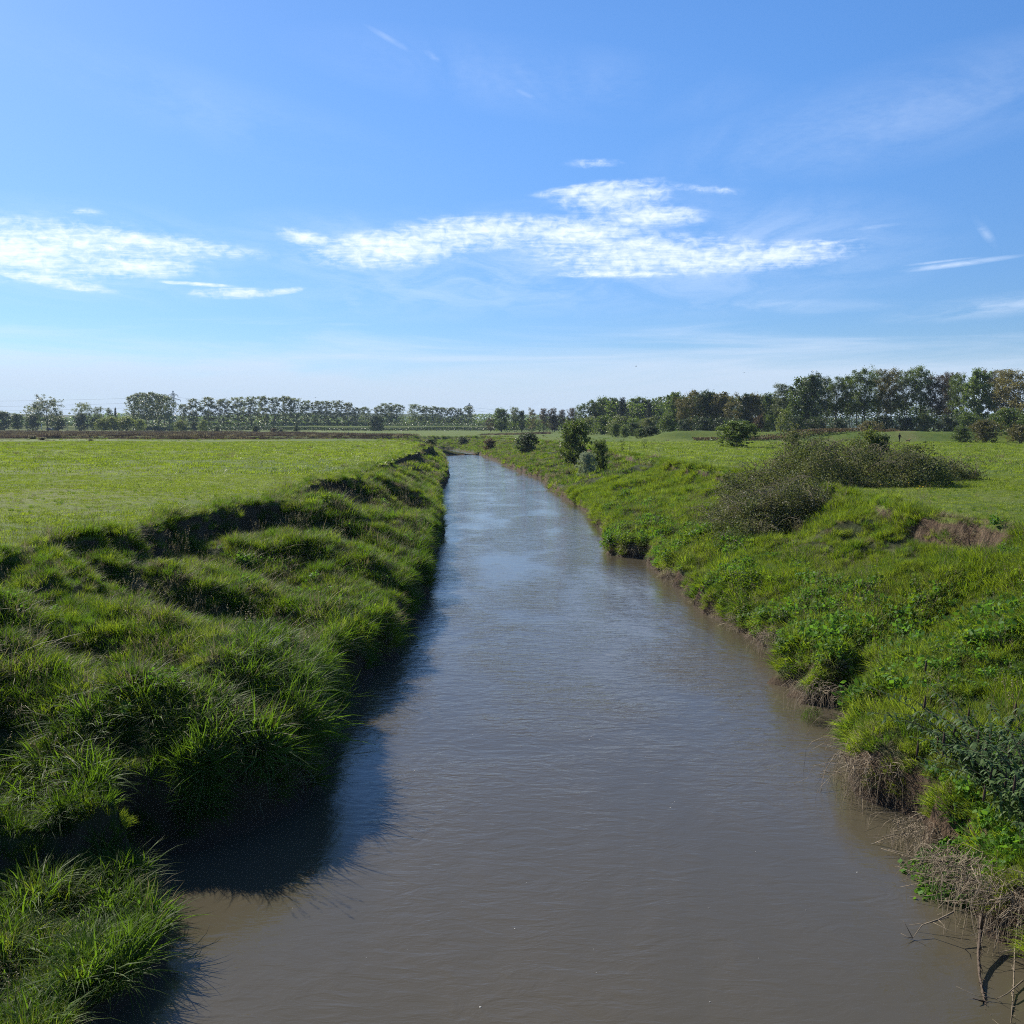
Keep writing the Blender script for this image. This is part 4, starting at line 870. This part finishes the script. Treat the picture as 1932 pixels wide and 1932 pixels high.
# ------------------------------------------------------------------ foreground shrub with long drooping leaves at the right edge
def long_leaf_shrub(loc, label, seed):
    rg = np.random.default_rng(seed); e = bpy.data.objects.new('buddleia_shrub', None); COL.objects.link(e); e.location = (loc[0], loc[1], gz(*loc)); tag(e, label, 'shrub')
    st = MB(); V = []; Q = []; fl = MB()
    for i in range(80):
        a = rg.uniform(0, 6.28); l = rg.uniform(1.0, 2.6); ln = rg.uniform(.35, .95); pts = []
        for t in np.linspace(0, 1, 7): pts.append(np.array([math.cos(a)*ln*l*t**1.2, math.sin(a)*ln*l*t**1.2, l*(t*1.0-.38*t**2.5)-.1])+rg.normal(0, .012, 3))
        st.tube(pts, .009, .003, 5)
        P_ = np.array(pts)
        for t in np.linspace(.25, 1.0, 15):
            p = np.array([np.interp(t, np.linspace(0, 1, 7), P_[:, k]) for k in range(3)])
            for sd in (0, 1):
                b = rg.uniform(0, 6.28); L = rg.uniform(.11, .19)*(1.15-.4*t); d = np.array([math.cos(b), math.sin(b), rg.uniform(-.1, .6)]); d /= np.linalg.norm(d)
                s_ = np.cross(d, [0, 0, 1.0]); s_ /= np.linalg.norm(s_); w_ = L*.15; k = len(V)
                for j, u in enumerate((0, .35, .7, 1)):
                    c = p+d*L*u+np.array([0, 0, -L*.75*u*u]); ww = w_*(.25, 1, .75, .02)[j]; V += [c-s_*ww, c+s_*ww]
                for j in range(3): Q.append((k+2*j, k+2*j+1, k+2*j+3, k+2*j+2))
        if i % 4 == 0:
            c = P_[-1]; f1 = MB(); f1.tube([tuple(c), tuple(c+[.01, 0, .07]), tuple(c+[.02, .01, .15]), tuple(c+[.02, .02, .22])], [.008, .018, .014, .003], k=6); link('dry_flowerhead', f1.mesh('dry_flowerhead', M['rush']), e)
    link('stems', st.mesh('stems', M['bark']), e); mb = MB(); mb.add(V, Q); link('leaves', mb.mesh('leaves', M['shrub_leaf']), e)
long_leaf_shrub(unproj(1870, 1400, 1.6), 'tall dark shrub with long drooping grey-green leaves at the right edge', 51)
long_leaf_shrub(unproj(1985, 1490, 1.7), 'second drooping-leaved shrub cut by the lower right edge', 52)

# ------------------------------------------------------------------ dead stems, roots and twigs at the right waterline
def dead_clump(name, loc, z, w_, h, n, label, seed, out_=.5, mat='root', cat='dead grass clump', bundle=0):
    rg = np.random.default_rng(seed); mb = MB()
    for i in range(n):
        x = rg.uniform(-w_, w_)*.5; y = rg.uniform(-w_, w_)*.6; z0 = h*rg.uniform(.5, 1.0); l = h*rg.uniform(.6, 1.5); o = -out_*rg.normal(.8, .7); dy_ = rg.normal(0, .5); jit = rg.normal(0, .06, (5, 3))
        pts = []
        for ti, t in enumerate((0, .2, .45, .7, 1)): pts.append((x+o*l*t*(1.3-.5*t)+jit[ti, 0]*l, y+dy_*l*t+jit[ti, 1]*l, max(z0+l*.25*t-l*1.1*t*t+jit[ti, 2]*l, -.05-z)))
        mb.tube(pts, rg.uniform(.003, .006), .002, 3, False)
    for i in range(bundle):
        a = rg.uniform(2.2, 4.1); l = rg.uniform(.4, 1.1); k = rg.normal(0, .12, (4, 3)); pts = [np.array([0, 0, h*.55])]
        for t in range(4): pts.append(pts[-1]+np.array([math.cos(a)*l/4, math.sin(a)*l/4, -.05+.0*t])+k[t]*.35)
        mb.tube(pts, .008, .003, 4)
        for q in range(3):
            p = pts[rg.integers(1, 4)]; mb.tube([p, p+rg.normal(0, .10, 3), p+rg.normal(0, .16, 3)], .004, .002, 3)
    o = link(name, mb.mesh(name, M[mat]), loc=(loc[0], loc[1], z)); tag(o, label, cat, 'dead stems along the right waterline'); return o
spots = [(1545, 1330, .25, 1.0, .5, 120, 'pale dead grass hanging over the water left of the dark inlet', 0), (1612, 1395, .2, .5, .5, 130, 'pale dead mat on the right wall of the dark inlet', 0),
         (1640, 1490, .15, 1.0, .7, 190, 'long tangle of dead stems trailing into the water below the inlet', 6), (1455, 1225, .2, .7, .55, 170, 'straw-coloured roots under the bank, second tuft upstream of the inlet', 0),
         (1395, 1180, .15, .6, .4, 130, 'thin brown roots at the waterline, third tuft upstream', 3), (1290, 1095, .2, 1.3, .5, 190, 'dry grass fringe along the low bank upstream', 0), (1240, 1065, .2, 1.0, .4, 120, 'pale fringe beside the dark waterline mound', 0),
         (1730, 1590, .12, .6, .35, 120, 'small root tuft on the crumbling earth bank', 3), (1800, 1655, .1, .7, .4, 160, 'tangled root mat beside the broad-leaved ivy', 6), (1850, 1700, .15, .9, .5, 190, 'big tangle of bleached twigs above the hanging mud-coated root', 12), (1925, 1740, .2, .9, .6, 170, 'bleached twig tangle at the lower right edge', 8)]
for i, (px, py, z, w_, h, n, lab, b) in enumerate(spots):
    dead_clump('dead_grass_clump', unproj(px, py, z), z, w_, h, n, lab, 60+i, bundle=b, out_=.45)
def stick(name, pts, r, label, mat='twig', forks=2, seed=1, cat='branch', fuzz=0):
    rg = np.random.default_rng(seed); mb = MB(); P_ = [np.array(p, float) for p in pts]; o = P_[0].copy()
    P_ = [p-o for p in P_]; mb.tube(P_, r, r*.3, 6)
    for i in range(forks):
        k = rg.integers(1, len(P_)); d = rg.normal(0, .14, 3); mb.tube([P_[k], P_[k]+d*.5, P_[k]+d+rg.normal(0, .03, 3)], r*.45, r*.15, 4)
    for i in range(fuzz):
        t = rg.uniform(0, len(P_)-1.001); k = int(t); p = P_[k]*(1-t+k)+P_[k+1]*(t-k); d = rg.normal(0, .035, 3); mb.tube([p, p+d*.6, p+d+np.array([0, 0, -.02])], .006, .002, 3, False)
    ob = link(name, mb.mesh(name, M[mat]), loc=tuple(o)); tag(ob, label, cat, None); return ob
def P3(px, py, z): x, y = unproj(px, py, z); return (x, y, z)
stick('mud_coated_root', [P3(1852, 1725, .35), P3(1850, 1755, .22), P3(1846, 1800, .12), P3(1848, 1840, .05), P3(1858, 1890, .0), P3(1862, 1925, -.03)], .028, 'thick mud-coated root hanging down into the water at lower right', 'mud', 3, 3, 'root', 160)
stick('dead_branch', [P3(1925, 1700, .5), P3(1915, 1790, .2), P3(1912, 1870, .03), P3(1905, 1960, -.02)], .012, 'long pale dead stem crossing the lower right corner', 'twig', 5, 4, 'branch', 30)
stick('dead_branch', [P3(1800, 1720, .3), P3(1770, 1735, .25), P3(1740, 1745, .12), P3(1722, 1770, .02)], .012, 'bent dead branch reaching left over the water above the hanging root', 'twig', 4, 5)
stick('dead_branch', [P3(1790, 1730, .2), P3(1760, 1740, .12), P3(1715, 1745, .06)], .008, 'thin straight twig pointing left over the water', 'twig', 1, 6)
stick('dead_branch', [P3(1610, 1420, .35), P3(1575, 1425, .42), P3(1556, 1455, .25), P3(1548, 1500, -.02)], .010, 'arched thin branch dipping into the water below the inlet', 'twig', 2, 7)
stick('dead_branch', [P3(1620, 1470, .25), P3(1600, 1490, .12), P3(1592, 1510, -.02)], .010, 'short dark-tipped twig poking from the water', 'twig', 1, 8)
stick('dead_branch', [P3(1735, 1600, .2), P3(1725, 1612, .2), P3(1716, 1625, .0)], .008, 'tiny forked twig beside the earth bank', 'twig', 2, 9)
stick('dead_branch', [P3(610, 1440, .55), P3(585, 1441, .6), P3(560, 1438, .62)], .008, 'pale straw stalk lying across the left grass clump', 'straw', 0, 10)
stick('dead_branch', [P3(1410, 1040, 1.6), P3(1395, 1022, 1.8), P3(1372, 1015, 1.85)], .02, 'bare grey branch sticking out below the bramble tongue', 'twig', 3, 12)
stick('dead_branch', [P3(1930, 1850, .1), P3(1900, 1875, .08), P3(1880, 1885, .03)], .010, 'small forked twig over the water at lower right', 'twig', 3, 13)
# submerged stems in the nook
dead_clump('water_weed', unproj(1535, 1362, .0), .02, .35, .3, 70, 'small green water plant at the mouth of the inlet', 91, mat='herb', cat='water plant')['group'] = 'plants in the water'

# yellow dandelions near the bramble
rg = np.random.default_rng(77)
for i, (px, py) in enumerate([(1672, 919), (1678, 921), (1714, 921), (1708, 918), (1735, 929), (1741, 930), (1730, 933), (1748, 917), (1661, 925)]):
    x, y = unproj(px, py); z = gz(x, y); e = bpy.data.objects.new('dandelion', None); COL.objects.link(e); e.location = (x, y, z)
    tag(e, 'small yellow dandelion flower in the grass below the bramble thicket', 'flower', 'dandelions below the bramble thicket')
    mb = MB(); mb.tube([(0, 0, 0), (.01, 0, .12), (.0, .01, .24)], .005, .004, 4); link('stalk', mb.mesh('stalk', M['herb']), e)
    mb = MB()
    for j in range(14):
        a = j*.449; mb.add([(0, .01, .24), (.035*math.cos(a-.2), .035*math.sin(a-.2), .26), (.045*math.cos(a), .045*math.sin(a), .265), (.035*math.cos(a+.2), .035*math.sin(a+.2), .26)], [(0, 1, 2, 3)])
    mb.tube([(0, .01, .24), (0, .01, .27)], .02, .012, 7); link('flower_head', mb.mesh('flower_head', M['petal']), e)

# ------------------------------------------------------------------ pylons and their wires
def pylon(name, loc, H, rz, label):
    e = bpy.data.objects.new(name, None); COL.objects.link(e); e.location = loc; e.rotation_euler = (0, 0, rz); tag(e, label, 'pylon')
    def half(z): s = z/H; return H*.085*(1-s)**1.3+.7 if s < .97 else .5
    mb = MB(); lv = [0, .12, .24, .35, .45, .54, .62, .70, .78, .86, .93, 1.0]; r = .22
    for k in range(len(lv)-1):
        z0, z1 = lv[k]*H, lv[k+1]*H; a, b = half(z0), half(z1) if k < len(lv)-2 else .15
        c0 = [(-a, -a, z0), (a, -a, z0), (a, a, z0), (-a, a, z0)]; c1 = [(-b, -b, z1), (b, -b, z1), (b, b, z1), (-b, b, z1)]
        for j in range(4):
            mb.tube([c0[j], c1[j]], r, k=4, cap=False); mb.tube([c0[j], c1[(j+1) % 4]], r*.6, k=3, cap=False); mb.tube([c0[(j+1) % 4], c1[j]], r*.6, k=3, cap=False); mb.tube([c1[j], c1[(j+1) % 4]], r*.6, k=3, cap=False)
    link('lattice_tower', mb.mesh('lattice_tower', M['steel']), e)
    arms = []
    for s, l in ((.64, .17), (.76, .22), (.88, .15)):
        for sd in (-1, 1):
            mb = MB(); z = s*H; a = half(z); tip = (sd*l*H, 0, z+.01*H)
            for yy in (-a, a):
                mb.tube([(sd*a, yy, z), tip], r*.8, k=4); mb.tube([(sd*a, yy, z+.045*H), tip], r*.8, k=4)
            mb.tube([(sd*a, 0, z), (sd*(a+l*H)*.5, 0, z+.03*H)], r*.6, k=3); link('cross_arm', mb.mesh('cross_arm', M['steel']), e)
            mb = MB(); mb.tube([tip, (tip[0], 0, tip[2]-.05*H)], .28, .28, 6); link('insulator', mb.mesh('insulator', M['glass']), e); arms.append((tip[0], tip[2]-.05*H))
    return e, arms
def at(px, D): return (px-966)/1816*D
D1 = 1000; H1 = EYE+(804.7-738)*D1/1816-FIELD
p1, arms = pylon('electricity_pylon', (at(331, D1), D1, FIELD), H1, R(58), 'grey lattice electricity pylon between poplars at the left horizon')
D2 = 1180; H2 = EYE+(804.7-761)*D2/1816-FIELD
p2, arms2 = pylon('electricity_pylon', (at(886, D2), D2, FIELD), H2, R(35), 'smaller distant lattice pylon beside the last poplar of the avenue')
def wires(A, B, ha, hb, off, label, sag):
    mb = MB(); pts = []
    for t in np.linspace(0, 1, 25): pts.append((A[0]+(B[0]-A[0])*t+off*.8, A[1]+(B[1]-A[1])*t+off*.3, ha+(hb-ha)*t-4*sag*t*(1-t)))
    mb.tube(pts, .07, .07, 4); o = link('power_line', mb.mesh('power_line', M['wire'])); tag(o, label, 'power line')
A = (-900, 860); wires(A, (p1.location.x, D1), 33, FIELD+H1*.83, -5, 'highest power line running left from the near pylon', 5); wires(A, (p1.location.x, D1), 26, FIELD+H1*.71, -7, 'middle power line running left from the near pylon', 5); wires(A, (p1.location.x, D1), 20, FIELD+H1*.59, -5, 'lowest power line running left from the near pylon', 4)
wires((p1.location.x, D1), (p2.location.x, D2), FIELD+H1*.83, FIELD+H2*.83, 5, 'upper power line linking the two pylons behind the avenue', 8)
wires((p2.location.x, D2), (300, 1500), FIELD+H2*.83, 18, 5, 'upper power line falling away right of the small pylon', 6)
wires((p2.location.x, D2), (300, 1500), FIELD+H2*.71, 14, 7, 'lower power line falling away right of the small pylon', 6)

# ------------------------------------------------------------------ cars on the embankment road, posts
def car(loc, rz, paint, label, name='parked_car', cat='car'):
    e = bpy.data.objects.new(name, None); COL.objects.link(e); e.location = loc; e.rotation_euler = (0, 0, rz); tag(e, label, cat)
    body = [(-2.1, .35), (-2.15, .75), (-2.0, .95), (-1.0, 1.0), (1.1, .98), (1.9, .88), (2.15, .68), (2.15, .35)]
    mb = MB(); mb.prism(body, -.85, .85); link('body', mb.mesh('body', M[paint]), e)
    cab = [(-1.7, .98), (-1.35, 1.42), (.35, 1.45), (1.05, .98)]; mb = MB(); mb.prism(cab, -.72, .72); link('cabin', mb.mesh('cabin', M['glass']), e)
    mb = MB(); mb.prism([(-1.38, 1.423), (-1.2, 1.49), (.2, 1.50), (.37, 1.453)], -.72, .72); link('roof', mb.mesh('roof', M[paint]), e)
    for sx in (-1.35, 1.35):
        for sy in (-.80, .80):
            mb = MB(); mb.tube([(sx, sy-.1, .33), (sx, sy+.1, .33)], .33, k=16); wl = link('wheel', mb.mesh('wheel', M['tyre']), e)
            mb = MB(); mb.tube([(sx, sy-.115, .33), (sx, sy+.115, .33)], .18, k=12); link('rim', mb.mesh('rim', M['steel']), wl)
    for sy in (-.6, .6):
        mb = MB(); mb.box((2.12, sy, .72), (.12, .35, .14)); link('headlight', mb.mesh('headlight', M['paint_white']), e)
D = 690
for px, pt, lab in ((96, 'paint_pink', 'pink car on the embankment road at far left'), (106, 'paint_white', 'white car close behind the pink one on the embankment road'), (6, 'paint_dark', 'dark car on the embankment road at the left edge')):
    x = at(px, D); car((x, D, gz(x, D)+.0), R(4), pt, lab)
x = at(1608, 256); car((x, 256, gz(x, 256)), R(12), 'paint_blue', 'pale blue car parked under the open trees at right')
def post(px, top, D, r, mat, label, name='fence_post'):
    x = at(px, D); z = gz(x, D); zt = EYE+(804.7-top)*D/1816; mb = MB(); mb.tube([(0, 0, -.2), (.01, 0, (zt-z)*.5), (0, .01, zt-z)], r, r*.85, 7); o = link(name, mb.mesh(name, M[mat]), loc=(x, D, z)); tag(o, label, 'post')
post(524, 812, 225, .09, 'wood_post', 'tall thin stake among the brown rushes')
post(130, 796, 690, .22, 'white_post', 'slim pale post beside the cars on the embankment'); post(82, 800, 690, .25, 'white_post', 'short white marker left of the pink car')
post(658, 815, 300, .12, 'wood_post', 'dark stump-like post at the right end of the rushes')
post(1188, 838, 105, .04, 'wood_post', 'thin stake on the right meadow beside the sapling')
# pile of straw-coloured reed at the right field edge
dead_clump('reed_heap', unproj(1806, 833), FIELD, 4.5, 1.0, 420, 'pale heap of dead reed before the willow scrub at right', 95, out_=.3, cat='reed heap')['group'] = 'reed heaps'

# ------------------------------------------------------------------ walker and dog on the right meadow, birds
def skinned(name, V, E, rad, mat, parent, root=0, sub=2):
    me = bpy.data.meshes.new(name); me.from_pydata(V, E, []); me.materials.append(mat); o = link(name, me, parent)
    sk = o.modifiers.new('skin', 'SKIN'); me.skin_vertices.new() if not me.skin_vertices else None
    for i, r in enumerate(rad): me.skin_vertices[0].data[i].radius = (r, r) if not isinstance(r, tuple) else r; me.skin_vertices[0].data[i].use_root = (i == root)
    sb = o.modifiers.new('sub', 'SUBSURF'); sb.levels = sub; sb.render_levels = sub; return o
x, y = unproj(1697, 834); z = gz(x, y)
pe = bpy.data.objects.new('person', None); COL.objects.link(pe); pe.location = (x, y, z); pe.rotation_euler = (0, 0, R(20)); tag(pe, 'person in dark clothes walking a dog across the far right meadow', 'person')
V = [(0, 0, .95), (0, 0, 1.15), (0, 0.01, 1.38), (0, 0.02, 1.50), (0, -.01, 1.56), (0, -.03, 1.66), (0, -.02, 1.76),
     (-.10, 0, .90), (-.11, -.12, .50), (-.11, -.10, .09), (-.11, -.26, .05), (.10, 0, .90), (.11, .12, .50), (.11, .30, .12), (.11, .18, .05),
     (-.19, .02, 1.42), (-.25, .05, 1.14), (-.24, -.12, .92), (-.23, -.19, .85), (.19, .02, 1.42), (.26, -.06, 1.16), (.27, -.28, 1.04), (.27, -.37, 1.02)]
E = [(0, 1), (1, 2), (2, 3), (3, 4), (4, 5), (5, 6), (0, 7), (7, 8), (8, 9), (9, 10), (0, 11), (11, 12), (12, 13), (13, 14), (2, 15), (15, 16), (16, 17), (17, 18), (2, 19), (19, 20), (20, 21), (21, 22)]
rd = [.15, .14, .16, .06, .055, .095, .07, .09, .065, .045, .04, .09, .065, .045, .04, .065, .048, .035, .04, .065, .048, .035, .04]
skinned('body', V, E, rd, M['dark_cloth'], pe)
mb = MB(); mb.tube([(0, -.135, 1.60), (0, -.14, 1.66), (0, -.125, 1.71)], [.04, .055, .03], k=8); link('face', mb.mesh('face', M['skin'], True), pe)
mb = MB(); mb.tube([(0, .0, 1.64), (0, .01, 1.72), (0, 0, 1.79)], [.10, .115, .06], k=10); link('hair', mb.mesh('hair', M['hair'], True), pe)
x, y = unproj(1713, 834.5); z = gz(x, y)
de = bpy.data.objects.new('dog', None); COL.objects.link(de); de.location = (x, y, z); de.rotation_euler = (0, 0, R(12)); tag(de, 'sandy coloured dog on a lead beside the walker', 'dog')
V = [(-.30, 0, .50), (0, 0, .49), (.28, 0, .52), (.42, 0, .66), (.52, 0, .76), (.66, 0, .72), (-.46, 0, .56), (-.62, 0, .66),
     (.28, .09, .34), (.27, .09, .18), (.29, .09, .03), (.28, -.09, .34), (.33, -.09, .18), (.30, -.09, .03),
     (-.28, .09, .38), (-.36, .09, .20), (-.33, .09, .03), (-.26, -.09, .38), (-.33, -.09, .20), (-.29, -.09, .03), (.50, .05, .84), (.50, -.05, .84)]
E = [(0, 1), (1, 2), (2, 3), (3, 4), (4, 5), (0, 6), (6, 7), (2, 8), (8, 9), (9, 10), (2, 11), (11, 12), (12, 13), (0, 14), (14, 15), (15, 16), (0, 17), (17, 18), (18, 19), (4, 20), (4, 21)]
rd = [.12, .12, .15, .09, .085, .04, .04, .02, .06, .035, .03, .06, .035, .03, .075, .035, .03, .075, .035, .03, .02, .02]
skinned('body', V, E, rd, M['fur'], de)
mb = MB(); a = Vector((pe.location.x+.25, pe.location.y-.35, pe.location.z+1.0)); b = Vector((de.location.x+.4, de.location.y, de.location.z+.68))
mb.tube([(0, 0, 0), tuple((b-a)*.5+Vector((0, 0, -.12))), tuple(b-a)], .012, .012, 4); o = link('dog_lead', mb.mesh('dog_lead', M['dark_cloth']), loc=tuple(a)); tag(o, 'slack dark lead between the walker and the dog', 'lead')
def bird(px, py, D, label, rz):
    a, e_ = azel(px, py); e = bpy.data.objects.new('bird', None); COL.objects.link(e); e.location = (D*math.sin(a), D*math.cos(a), EYE+D*math.tan(e_)); e.rotation_euler = (0, 0, rz); tag(e, label, 'bird')
    mb = MB(); mb.tube([(-.22, 0, 0), (-.1, 0, 0), (.08, 0, .01), (.2, 0, .02), (.26, 0, .01)], [.015, .06, .07, .045, .01], k=8); link('body', mb.mesh('body', M['feather'], True), e)
    for sd in (-1, 1):
        V = [(.08, sd*.04, .02), (-.10, sd*.04, .02), (-.02, sd*.30, .12), (.10, sd*.28, .12), (-.06, sd*.55, .08)]; mb = MB(); mb.add(V+[(p[0], p[1], p[2]-.012) for p in V], [(0, 1, 2, 3), (5, 8, 7, 6)], [(3, 2, 4), (8, 9, 7)]); link('wing', mb.mesh('wing', M['feather']), e)
bird(1200, 691, 260, 'tiny dark bird in the sky above the right end of the river', .4); bird(595, 750, 300, 'tiny dark bird just above the poplar avenue', 2.2); bird(1404, 703, 300, 'tiny dark bird above the wood', 1.1)
